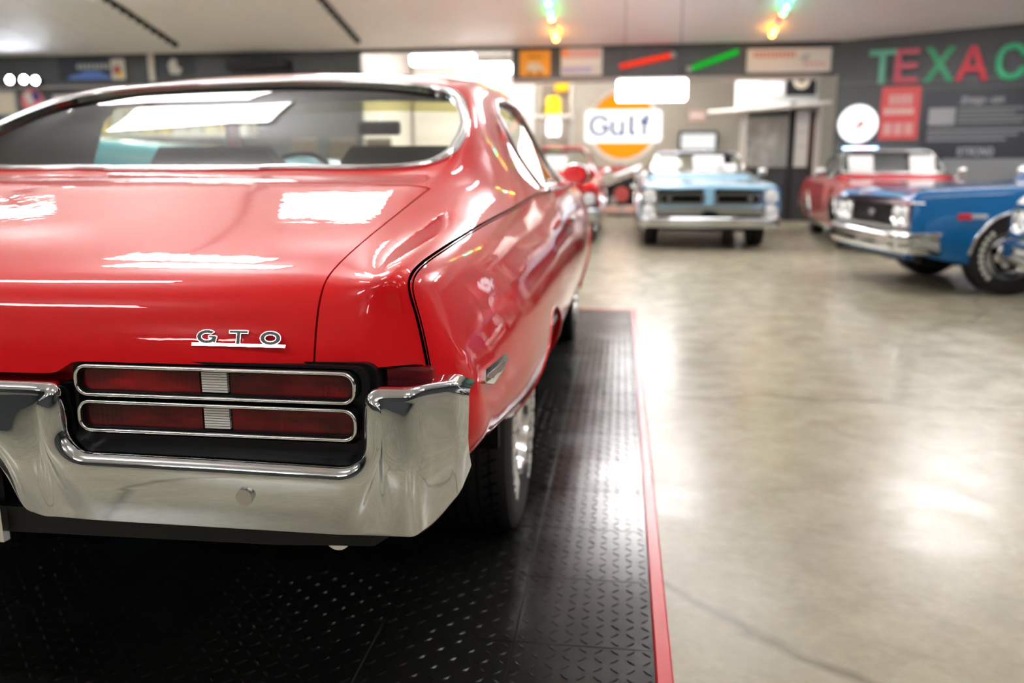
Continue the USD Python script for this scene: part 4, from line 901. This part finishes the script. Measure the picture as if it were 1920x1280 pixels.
for nm, lb, mat, a, b in (('red_rope_light', 'tilted red rope-light tube on the bulkhead, ending in a grey ball', NEONR, (-.09, 3.15), (.96, 3.36)), ('green_rope_light', 'tilted green rope-light tube on the bulkhead, starting at a grey ball', NEONG, (2.24, 3.40), (1.30, 3.08))):
    T = thing(nm, lb, 'rope light', ((a[0] + b[0]) / 2, WY, a[1]))
    mx = (a[0] + b[0]) / 2; n = 15
    coil = [(a[0] - mx + (b[0] - a[0]) * t + .0 * math.cos(t * 60), -.06 + .03 * math.sin(t * 2 * math.pi * n), (b[1] - a[1]) * t + .035 * math.cos(t * 2 * math.pi * n)) for t in np.linspace(0, 1, 160)]
    part(T, 'tube', tube(coil, .030, 8), mat, 60); part(T, 'end_ball', trimesh.creation.icosphere(3, .065).apply_translation([b[0] - mx, -.07, b[1] - a[1]]), STEEL, 60)
T, w, h = board('long_white_sign', 'long off-white sign with two lines of faded red lettering on the bulkhead', 2.43, 4.06, 3.00, 3.45, WY, PALE)
part(T, 'top_line', [bx(-.68 + i * .075, -.68 + i * .075 + .05, -.034, -.03, .28, .39) for i in range(11)], plain('faded_red', (.62, .22, .18), .5), False, kind='stuff')
part(T, 'bottom_line', [bx(.28 + i * .095, .28 + i * .095 + .05, -.034, -.03, .10, .19) for i in range(5)], plain('faded_red_b', (.68, .34, .30), .5), False, kind='stuff')
part(T, 'motif', extr(Polygon([(.2, .25), (.32, .34), (.44, .33), (.36, .27), (.42, .22), (.3, .2)]), -.034, -.03), GREYP, False)
# left part of the back wall
T, w, h = board('black_banner', 'black banner with a bluish car and a bright picture, on the left wall', -12.55, -10.93, 3.03, 3.53, WY, DARKSIGN)
part(T, 'car_print', extr(Polygon([(-.62, .04), (-.5, .12), (-.3, .15), (-.15, .22), (.15, .21), (.3, .13), (.42, .10), (.42, .03)]), -.034, -.03), BLUEP, False)
part(T, 'script', [bx(-.35 + i * .1, -.35 + i * .1 + .07, -.034, -.03, .25, .36) for i in range(8)], GREYP, False, kind='stuff')
part(T, 'picture', bx(.46, .79, -.034, -.03, .02, .46), PALE, False); part(T, 'red_patch', extr(Point(.60, .22).buffer(.10), -.038, -.034), plain('brick_red', (.45, .12, .08), .5), False); part(T, 'yellow_patch', extr(Point(.68, .12).buffer(.06), -.04, -.034), YELLOW, False)
T, w, h = board('dark_poster', 'near-black poster with a pale figure on the left wall', -10.24, -9.32, 3.10, 3.54, WY, DARKSIGN)
part(T, 'figure', extr(Polygon([(-.12, .05), (-.16, .25), (-.05, .38), (.04, .34), (.06, .2), (.16, .16), (.10, .04)]), -.034, -.03), PALE, False)
solo('wall_batten', place(cbx(-.07, .07, -.05, 0, 0, .6, .005), 0, (-10.33, WY, 3.0)), PALE, 'narrow pale upright strip beside the dark poster', 'strip')
T = thing('wall_speaker', 'long black speaker box high on the wall just over the car roof', 'speaker', (-7.82, WY, 3.18)); part(T, 'cabinet', cbx(-.70, .70, -.25, 0, 0, .22, .02), BLACK); part(T, 'grille', cbx(-.66, .66, -.262, -.25, .02, .20, .004), SATIN)
SPOT = glow('spot_bulb', (.80, .88, 1.0), 60.0)
for i, (x, z) in enumerate(((-13.64, 3.06), (-13.30, 3.06), (-13.02, 3.04))):
    T = thing('spotlight', ['leftmost dazzling spotlight, cut by the picture edge', 'middle dazzling white spotlight on the left wall', 'rightmost dazzling white spotlight on the left wall'][i], 'spotlight', (x, WY - .18, z), group=None)
    part(T, 'can', lathe([[0, .12], [.07, .12], [.09, -.02], [.08, -.02], [.06, .10], [0, .10]], 'y'), SATIN); part(T, 'bulb', cyl(.072, .02, 'y', (0, .0, 0), 24), SPOT); part(T, 'bracket', tube([(0, .1, 0), (0, .18, .03)], .014), SATIN, 60)
solo('picture_rail', cbx(-14.6, -8.6, HY - .05, HY - .002, 2.88, 2.93, .005), GREYTRIM, 'long taupe rail along the left wall under the banner', 'rail')
for i, (x0, x1, z0, z1, fm, pm, lb) in enumerate(((-14.2, -13.66, 2.30, 2.84, GREYP, CREAMP, 'grey framed picture at the left edge of the wall'), (-12.75, -12.1, 2.2, 2.74, GREYP, PINKP, 'pinkish framed picture partly hidden by the car roof'))):
    T, w, h = board('framed_picture', lb, x0, x1, z0, z1, WY, fm, 'picture'); part(T, 'print', bx(-w + .05, w - .05, -.034, -.03, .05, h - .05), pm, False)
T = thing('round_red_sign', 'round pinkish-red sign with a dark blue corner on the left wall', 'sign', (-13.27, WY, 2.60)); part(T, 'disc', cyl(.27, .03, 'y', (0, -.015, 0), 48), plain('round_sign_red', (.72, .16, .18), .4)); part(T, 'white_band', extr(Polygon([(-.2, .16), (-.06, .24), (.06, -.02), (-.1, -.08)]), -.034, -.03), PALE, False); part(T, 'blue_corner', extr(Polygon([(.02, .02), (.22, .04), (.16, .2), (.03, .24)]), -.034, -.03), NAVY, False)

# ------------------------------------------------------------------ inside the bay
GW = glow('sign_white_light', (1.0, .99, .95), .60); GO = glow('sign_orange_light', (1.0, .33, .012), .42); GBL = plain('sign_blue', (.01, .03, .22), .4)
T = thing('round_orange_sign', 'big lit round orange and white sign reading Gulf', 'sign', (0.0, 20.3, 1.33))
zc_, rr_ = .77, .775
part(T, 'rim', lathe([[rr_ - .02, -.10], [rr_ + .07, -.10], [rr_ + .07, .10], [rr_ - .02, .10], [rr_ - .02, -.10]], 'y', (0, 0, zc_), 64), plain('sign_rim_cream', (.85, .80, .72), .4))
part(T, 'disc', cyl(rr_, .12, 'y', (0, 0, zc_), 64), GO)
part(T, 'band', extr(rrect(-.89, .89, zc_ - .385, zc_ + .355, .10), -.13, -.05), GW, 30)
for i, (ch, cx_) in enumerate(zip('Gulf', (-.56, -.13, .22, .50))): part(T, 'letter', words(ch, .44, -.131, .006, cx_, zc_ - .22, {'G': .46, 'u': .32, 'l': .17, 'f': .26}[ch]), GBL, False)
part(T, 'post', cyl(.05, 1.35, 'z', (0, .06, -.65)), STEEL); part(T, 'foot', cyl(.38, .05, 'z', (0, .06, -1.30)), SATIN)
# hanging strip lights
TUBEW = glow('strip_tube_light', (1.0, .995, .98), 8.0); TUBEC = glow('strip_cyan_light', (.2, .7, 1.0), .6)
def strip_light(x, y, z, w, hgt, label, cyan=False, top=None):
    T = thing('hanging_light', label, 'hanging light', (x, y, z), group=None)
    part(T, 'light_box', extr(rrect(-w / 2, w / 2, 0, hgt, .04), -.09, .09), TUBEW, 30)
    part(T, 'cap', cbx(-w / 2 + .02, w / 2 - .02, -.10, .10, hgt, hgt + .03, .01), FRAME)
    if cyan: part(T, 'cyan_edge', extr(Polygon([(-w / 2 + .05, .005), (w / 2 - .05, .005), (w / 2 - .05, .07), (0, .04), (-w / 2 + .05, .09)]), -.094, -.09), TUBEC, False)
    for s in (-1, 1): part(T, 'cable', tube([(s * w * .4, 0, hgt + .02), (s * w * .4, 0, top - z)], .006, 6), SATIN, 60)
strip_light(.435, 14.0, 2.15, 1.10, .315, 'hanging white light box with a cyan lower edge, above the pale blue coupe', True, top=ceil_z(14))
strip_light(-4.05, 19.2, 3.40, 1.45, .20, 'hanging strip light in the bay, left and higher of the two over the car roof', top=3.95)
strip_light(-3.02, 18.7, 3.14, 1.15, .21, 'hanging strip light in the bay, right and lower of the two over the car roof', top=3.95)
solo('overhead_door', [cbx(-8.0, -2.3, 22.30, 22.36, z, z + .49, .008) for z in np.arange(0.02, 3.9, .5)][0], CREAM) if False else None
T = thing('overhead_door', 'pale pinkish overhead door in the bay behind the hanging strip lights', 'door', (-3.9, 22.32, 0))
for z in np.arange(0.02, 3.6, .48): part(T, 'door_panel', cbx(-1.6, 1.62, -.05, 0, z, z + .47, .008), CREAM, 30)
T = thing('storage_column', 'grey steel shelving upright carrying yellow cans', 'shelf', (-1.68, 21.2, 0))
for s in (-.40, .36): part(T, 'upright', cbx(s, s + .06, -.1, .1, 0, 3.3, .005), BEIGE)
part(T, 'shelf_board', cbx(-.44, .44, -.38, .12, 2.33, 2.40, .01), PALE); part(T, 'back_sheet', bx(-.40, .40, .08, .10, 0, 3.3), GREYTRIM, False)
T = thing('yellow_can', 'bright yellow rounded can standing on the shelf in the bay', 'can', (-1.71, 21.05, 2.405)); part(T, 'body', lathe([[0, 0], [.17, 0], [.19, .03], [.18, .38], [.12, .44], [0, .45]]), YELLOW); part(T, 'cap', lathe([[0, .45], [.05, .45], [.05, .5], [0, .5]]), SATIN)
T = thing('yellow_box', 'darker yellow box hanging above the yellow can', 'box', (-1.52, 21.16, 2.96)); part(T, 'body', cbx(-.16, .16, -.1, .1, 0, .29, .03), plain('amber_box', (.80, .42, .0), .4)); part(T, 'flap', cbx(-.15, .15, -.105, -.1, .2, .27, .002), ORANGE2)
T = thing('lit_globe_lamp', 'small glowing white lamp under the shelf with the yellow can', 'lamp', (-1.70, 21.06, 1.90)); part(T, 'globe', lathe([[0, 0], [.12, .0], [.17, .06], [.17, .36], [.12, .42], [0, .42]]), glow('globe_light', (1, .96, .88), 1.2)); part(T, 'base', cyl(.08, .04, 'z', (0, 0, -.02)), SATIN)
solo('leaning_pole', tube([(-1.24, 20, 0.0), (-1.22, 20, 1.3), (-1.12, 20, 2.58)], .025), plain('pole_grey', (.55, .55, .52), .4), 'thin pale grey pole leaning between the shelf and the round orange sign', 'pole', smooth=60)
T, w, h = board('small_pink_sign', 'small pale pink sign on the beige wall right of the round orange sign', 1.65, 2.08, 2.32, 2.58, 22.37, plain('pale_pink', (.80, .55, .48), .5)); part(T, 'strip', bx(-.18, .18, -.034, -.03, .10, .16), WHITE, False)
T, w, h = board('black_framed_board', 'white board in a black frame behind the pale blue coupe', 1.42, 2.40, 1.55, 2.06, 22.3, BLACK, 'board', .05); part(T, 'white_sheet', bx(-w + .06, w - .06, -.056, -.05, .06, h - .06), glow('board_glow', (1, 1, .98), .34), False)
BAYGLOW = glow('bay_light_diffuser', (1.0, .98, .94), 13.0)
for i, x in enumerate((-3.4, -.6, 2.2)):
    T = thing('bay_light', ['recessed light panel on the bay ceiling, left', 'recessed light panel on the bay ceiling, middle', 'recessed light panel on the bay ceiling, right'][i], 'ceiling light', (x, [20.4, 20.4, 18.9][i], 3.9)); part(T, 'diffuser', bx(-.6, .6, -.3, .3, -.01, .02), BAYGLOW, False); part(T, 'frame', bx(-.64, .64, -.34, .34, .02, .05), FRAME, False)
T = thing('display_shelf', 'long white display shelf on the left wall, seen through the rear window', 'shelf', (-10.0, WY, 1.80)); part(T, 'board', cbx(-2.0, 2.0, -.42, 0, 0, .05, .005), WHITE); part(T, 'back_board', bx(-2.0, 2.0, -.03, 0, .05, .78), CREAMP, False)
BOXC = [plain('shelf_box_%d' % k, q, .5) for k, q in enumerate(((.80, .74, .45), (.78, .62, .20), (.82, .82, .78), (.70, .72, .66)))]
for k in range(11):
    hh = .34 + .2 * ((k * 7) % 5) / 5
    T = thing('shelf_box', ['pale', 'yellow', 'white', 'greyish'][k % 4] + ' box standing on the long display shelf, place %s from the left' % ['one', 'two', 'three', 'four', 'five', 'six', 'seven', 'eight', 'nine', 'ten', 'eleven'][k], 'box', (-11.8 + k * .36, WY - .2, 1.85), group='boxes on the long display shelf')
    part(T, 'carton', cbx(-.14, .14, -.1, .1, 0, hh, .01), BOXC[k % 4]); part(T, 'lid', cbx(-.145, .145, -.105, .105, hh, hh + .03, .004), BOXC[(k + 1) % 4])
BROWN = plain('brown_leather', (.10, .075, .05), .45)
for k, x in enumerate((-5.55, -4.85, -4.2)):
    T = thing('bar_chair', 'high-backed brown chair seen through the rear window, ' + ['left one of three', 'middle one of three', 'right one of three'][k], 'chair', (x, 14.2, 0))
    part(T, 'seat', cbx(-.24, .24, -.24, .24, .70, .78, .03), BROWN); part(T, 'backrest', cbx(-.23, .23, .19, .26, .82, 1.62, .03), BROWN)
    for a in (-.2, .2):
        for b in (-.2, .2): part(T, 'leg', tube([(a, b, .71), (a * 1.15, b * 1.15, 0)], .016, 8), STEEL, 60)
        part(T, 'back_post', tube([(a, .21, .72), (a, .22, .9)], .014, 8), STEEL, 60)
    part(T, 'footrest', tube([(-.21, -.21, .3), (.21, -.21, .3)], .012, 8), STEEL, 60)
# open-hood show engine between the cars
T = thing('show_engine', 'dark engine on a stand with a red raised cover, beside the pale blue coupe', 'engine', (-.05, 18.2, 0))
part(T, 'block', trimesh.convex.convex_hull(np.array([(x, y, z) for x, y, z in ((-.42, -.3, .35), (.42, -.3, .35), (-.42, .5, .35), (.42, .5, .35), (-.38, -.3, .70), (.30, -.3, .98), (-.38, .5, .70), (.30, .5, .98))])), SATIN)
for s in (-1, 1): part(T, 'valve_cover', cbx(*sorted((s * .12, s * .34)), -.34, .4, .66, .76, .03), BLACK)
part(T, 'red_cover', trimesh.convex.convex_hull(np.array([(-.46, .2, 1.0), (.40, .2, 1.12), (-.46, .9, 1.02), (.40, .9, 1.14), (-.46, .2, 1.14), (-.46, .9, 1.16)])), RED)
part(T, 'cover_edge', tube([(-.40, -.2, .84), (.0, -.2, .98), (.44, -.15, 1.16)], .035), BRIGHT, 60)
part(T, 'fan', cyl(.16, .04, 'y', (.05, -.36, .58), 24), plain('fan_red', (.35, .05, .04), .4)); part(T, 'pulley', cyl(.09, .06, 'y', (-.12, -.36, .45), 24), STEEL); part(T, 'manifold', tube([(.25, -.3, .75), (.42, -.32, .66), (.46, -.3, .45)], .05), STEEL, 60)
for sx in (-.38, .38): part(T, 'stand_leg', cbx(sx - .03, sx + .03, -.28, .48, 0, .36, .01), SATIN)
# white lean-to with an awning on the right of the bay
T = thing('lean_to', 'white lean-to front with a ribbed awning at the right of the bay', 'lean-to', (0, 0, 0))
part(T, 'upper_wall', bx(2.45, BAYR, 19.6, 19.7, 2.25, 3.9), WHITEWALL, False)
for x in np.arange(2.46, BAYR, .16): part(T, 'rib', bx(x, x + .04, 19.575, 19.6, 2.3, 3.9), WHITEWALL, False)
aw = trimesh.convex.convex_hull(np.array([(x, y, z + d) for x, y, z in ((1.75, 18.6, 2.22), (BAYR, 18.4, 2.40), (1.9, 19.6, 2.33), (BAYR, 19.6, 2.50)) for d in (0, .05)]))
part(T, 'awning', aw, WHITEWALL, False); part(T, 'fascia', tube([(1.75, 18.58, 2.24), (BAYR, 18.38, 2.42)], .045, 8), PALE, 60)
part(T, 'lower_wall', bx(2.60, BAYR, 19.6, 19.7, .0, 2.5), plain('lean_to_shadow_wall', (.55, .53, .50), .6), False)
part(T, 'weathered_board', cbx(2.72, 3.40, 19.56, 19.6, 1.15, 2.2, .01), look('weathered_board', {'g': ('geometry', {}), 'n': ('noise_texture', {'scale': 4.0, 'detail': 5.0}), 'r': ('rgb_ramp', {'ramp': [(.35, (.45, .43, .40)), (.7, (.85, .83, .78))]}), 'p': ('principled_bsdf', {'roughness': .7})}, [('g.position', 'n.vector'), ('n.fac', 'r.fac'), ('r.color', 'p.base_color')]), False)
for x in (2.52, 3.52, 4.06): part(T, 'post', cbx(x, x + .12, 18.9, 19.02, 0, 2.5, .01), PALE if x != 3.52 else SATIN)
part(T, 'dark_dado', bx(2.55, BAYR, 18.95, 19.05, 0, 1.14), BLACKWAIN, False)
part(T, 'door_leaf', cbx(3.93, 4.10, 18.98, 19.03, .0, 2.28, .006), plain('dark_red_door', (.07, .025, .022), .5), 30)
T, w, h = board('horseshoe_poster', 'black poster with a pale horseshoe shape on the lean-to wall', 3.52, 4.14, 2.68, 3.25, 19.565, BLKP, 'poster'); part(T, 'horseshoe', extr(Point(0, .30).buffer(.17).difference(Point(0, .36).buffer(.10)), -.034, -.03), CREAMP, False)
T, w, h = board('white_poster', 'white poster with faint grey marks on the lean-to wall', 2.62, 3.48, 2.68, 3.42, 19.565, WHITE, 'poster'); part(T, 'marks', [bx(-.1 + i * .08, -.06 + i * .08, -.034, -.03, .2, .5) for i in range(3)], GREYP, False, kind='stuff')
T, w, h = board('price_list', 'tall cream notice beside the dark red door of the lean-to', 3.66, 3.92, 1.15, 2.3, 18.94, PALE, 'notice'); part(T, 'marks', [bx(-.09, .09, -.034, -.03, z, z + .03) for z in (.4, .7, .95)], GREYP, False, kind='stuff')

# ------------------------------------------------------------------ angled wall on the right (its own frame: x along the wall)
ca, sa = math.cos(AD), math.sin(AD)
def on_wall(s, z, out=.0): return (AX + s * ca + out * sa, AY + s * sa - out * ca, z)
def wthing(name, label, cat, s, z): return thing(name, label, cat, on_wall(s, z, .005), math.degrees(AD))
for ch, s, mat, lb in (('T', .80, plain('mint_letter', (.12, .42, .30), .4), 'pale green letter T, first of the row on the dark wall'), ('E', 1.23, plain('rose_letter', (.50, .07, .11), .4), 'rose red letter E of the row on the dark wall'), ('X', 1.80, GREENP, 'green letter X in the middle of the row on the dark wall'), ('A', 2.36, REDL, 'bright red letter A of the row on the dark wall'), ('C', 2.99, plain('bright_green_letter', (.02, .38, .17), .4), 'green letter C, last of the row at the picture edge')):
    T = wthing('wall_letter', lb, 'letter', s, 2.745); part(T, 'face', words(ch, .60, -.03, .05, 0, 0, {'T': .50, 'E': .42, 'X': .50, 'A': .56, 'C': .50}[ch]), mat, 30)
    part(T, 'return', words(ch, .60, -.0, .03, 0, 0, {'T': .50, 'E': .42, 'X': .50, 'A': .56, 'C': .50}[ch]), SATIN, 30)
T = wthing('red_notice', 'red notice with bold pale lettering under the letter E', 'sign', 1.17, 1.66)
part(T, 'panel', extr(rrect(-.34, .36, 0, 1.01, .02), -.03, 0), plain('notice_red', (.72, .10, .10), .45), 30)
part(T, 'letter_block', [bx(-.2 + i * .11, -.2 + i * .11 + .09, -.035, -.03, .66, .86) for i in range(4)], PINKP, False, kind='stuff'); part(T, 'letter_block', [bx(-.27 + i * .09, -.27 + i * .09 + .075, -.035, -.03, .48, .60) for i in range(6)], plain('pale_pink_print', (.82, .62, .60), .5), False, kind='stuff'); part(T, 'letter_block', [bx(-.26 + i * .19, -.26 + i * .19 + .15, -.035, -.03, .09, .32) for i in range(3)], PINKP, False, kind='stuff')
T = wthing('round_clock', 'glowing round white clock with a red hand on the dark wall', 'clock', .44, 1.97)
part(T, 'case', cyl(.38, .10, 'y', (0, -.05, 0), 64), STEEL); part(T, 'face', cyl(.36, .02, 'y', (0, -.105, 0), 64), glow('clock_light', (.88, .95, 1.0), .75)); part(T, 'hand', extr(Polygon([(-.13, -.18), (.03, .06), (.12, .07), (.11, -.03)]), -.125, -.118), plain('clock_red', (.75, .08, .04), .5), False)
T = wthing('neon_bar', 'short glowing blue and pink bar under the round clock', 'neon light', .52, 1.42)
for a, b, m_ in ((-.32, -.10, glow('neon_blue', (.45, .75, 1.0), 3.0)), (-.10, .14, glow('neon_pink', (1.0, .6, .95), 2.2)), (.14, .32, glow('neon_blue_b', (.4, .65, 1.0), 2.6))): part(T, 'segment', tube([(a, -.06, .05), (b, -.06, .05)], .05, 12), m_, 60)
part(T, 'backing', cbx(-.33, .33, -.02, 0, 0, .1, .005), SATIN)
T = wthing('black_board', 'large black board with grey printed text on the dark wall', 'board', 2.50, .98)
part(T, 'panel', extr(rrect(-.92, .95, 0, 1.60, .02), -.03, 0), DARKSIGN, 30)
part(T, 'script_heading', words('Snap-on', .13, -.03, .004, .08, 1.335, .72, True, .2), GREYP, False)
part(T, 'grey_emblem', bx(-.80, -.34, -.034, -.03, .94, 1.26), plain('emblem_grey', (.34, .35, .37), .5), False)
r2 = np.random.default_rng(3)
for k, z in enumerate((1.21, 1.13, 1.05, .97)): part(T, 'text_line', bx(-.29, [.80, .66, .84, .80][k], -.034, -.03, z, z + .045), plain('text_grey_%d' % k, (.20, .21, .22), .5), False)
for k, z in enumerate((.82, .73, .64)): part(T, 'text_line', bx(-.80, [.90, .74, .55][k], -.034, -.03, z, z + .05), plain('text_grey_b%d' % k, (.22, .23, .25), .5), False)
part(T, 'bold_line', words('STRONG', .14, -.03, .004, .06, .37, .62), GREYP, False)
solo('grey_cabinet', place(cbx(-1.0, 1.6, -.50, -.04, 0, 1.28, .02), math.degrees(AD), on_wall(3.0, 0, .02)), plain('cabinet_grey', (.20, .21, .22), .5), 'low grey cabinet under the black board, mostly hidden by the bright blue coupe', 'cabinet')

# ------------------------------------------------------------------ ceiling tracks and coloured light strings
for i, x in enumerate((-9.37, -5.42)):
    y0, y1 = 7.1, 17.38
    T = thing('ceiling_track', ['black ceiling track, the left of the two', 'black ceiling track, the right of the two'][i], 'track', (x, y1, ceil_z(y1)))
    d = np.array([0, y0 - y1, ceil_z(y0) - ceil_z(y1)])
    part(T, 'rail', trimesh.convex.convex_hull(np.array([d * t + np.array([sx, 0, sz]) for t in (0, 1) for sx in (-.035, .035) for sz in (-.07, -.005)])), SATIN, False)
    for k in range(40): q = d * ((k + .5) / 40); part(T, 'fitting', cbx(q[0] - .03, q[0] + .03, q[1] - .05, q[1] + .05, q[2] - .12, q[2] - .06, .01), BLACK)
BULB = {'green': glow('green_bulb', (.05, 1.0, .15), 9.0), 'red': glow('red_bulb', (1.0, .03, .05), 3.0), 'amber': glow('amber_bulb', (1.0, .42, .03), 14.0), 'blue': glow('cyan_bulb', (.1, .6, 1.0), 8.0)}
for i, (x, seq) in enumerate(((-1.36, ['amber', 'amber', 'red', 'green', 'green', 'blue', 'amber', 'red', 'green']), (2.78, ['amber', 'amber', 'red', 'green', 'blue', 'green', 'red', 'amber', 'green']))):
    y1 = 17.35
    T = thing('string_lights', ['string of coloured bulbs on the ceiling, left one', 'string of coloured bulbs on the ceiling, right one'][i], 'string lights', (x, y1, ceil_z(y1)))
    OFF = [.10, .34, .74, 1.14, 1.42, 1.8, 2.2, 2.6, 3.0]
    pts = [(0, -k * .35, (ceil_z(y1 - k * .35) - ceil_z(y1)) - .05) for k in range(len(seq) + 3)]
    part(T, 'wire', tube(pts, .012, 6), SATIN, 60)
    for k, c in enumerate(seq):
        m = trimesh.creation.icosphere(2, .045); m.apply_translation([.0, -OFF[k], (ceil_z(y1 - OFF[k]) - ceil_z(y1)) - .11]); part(T, 'bulb', m, BULB[c], 60, c + ' bulb')
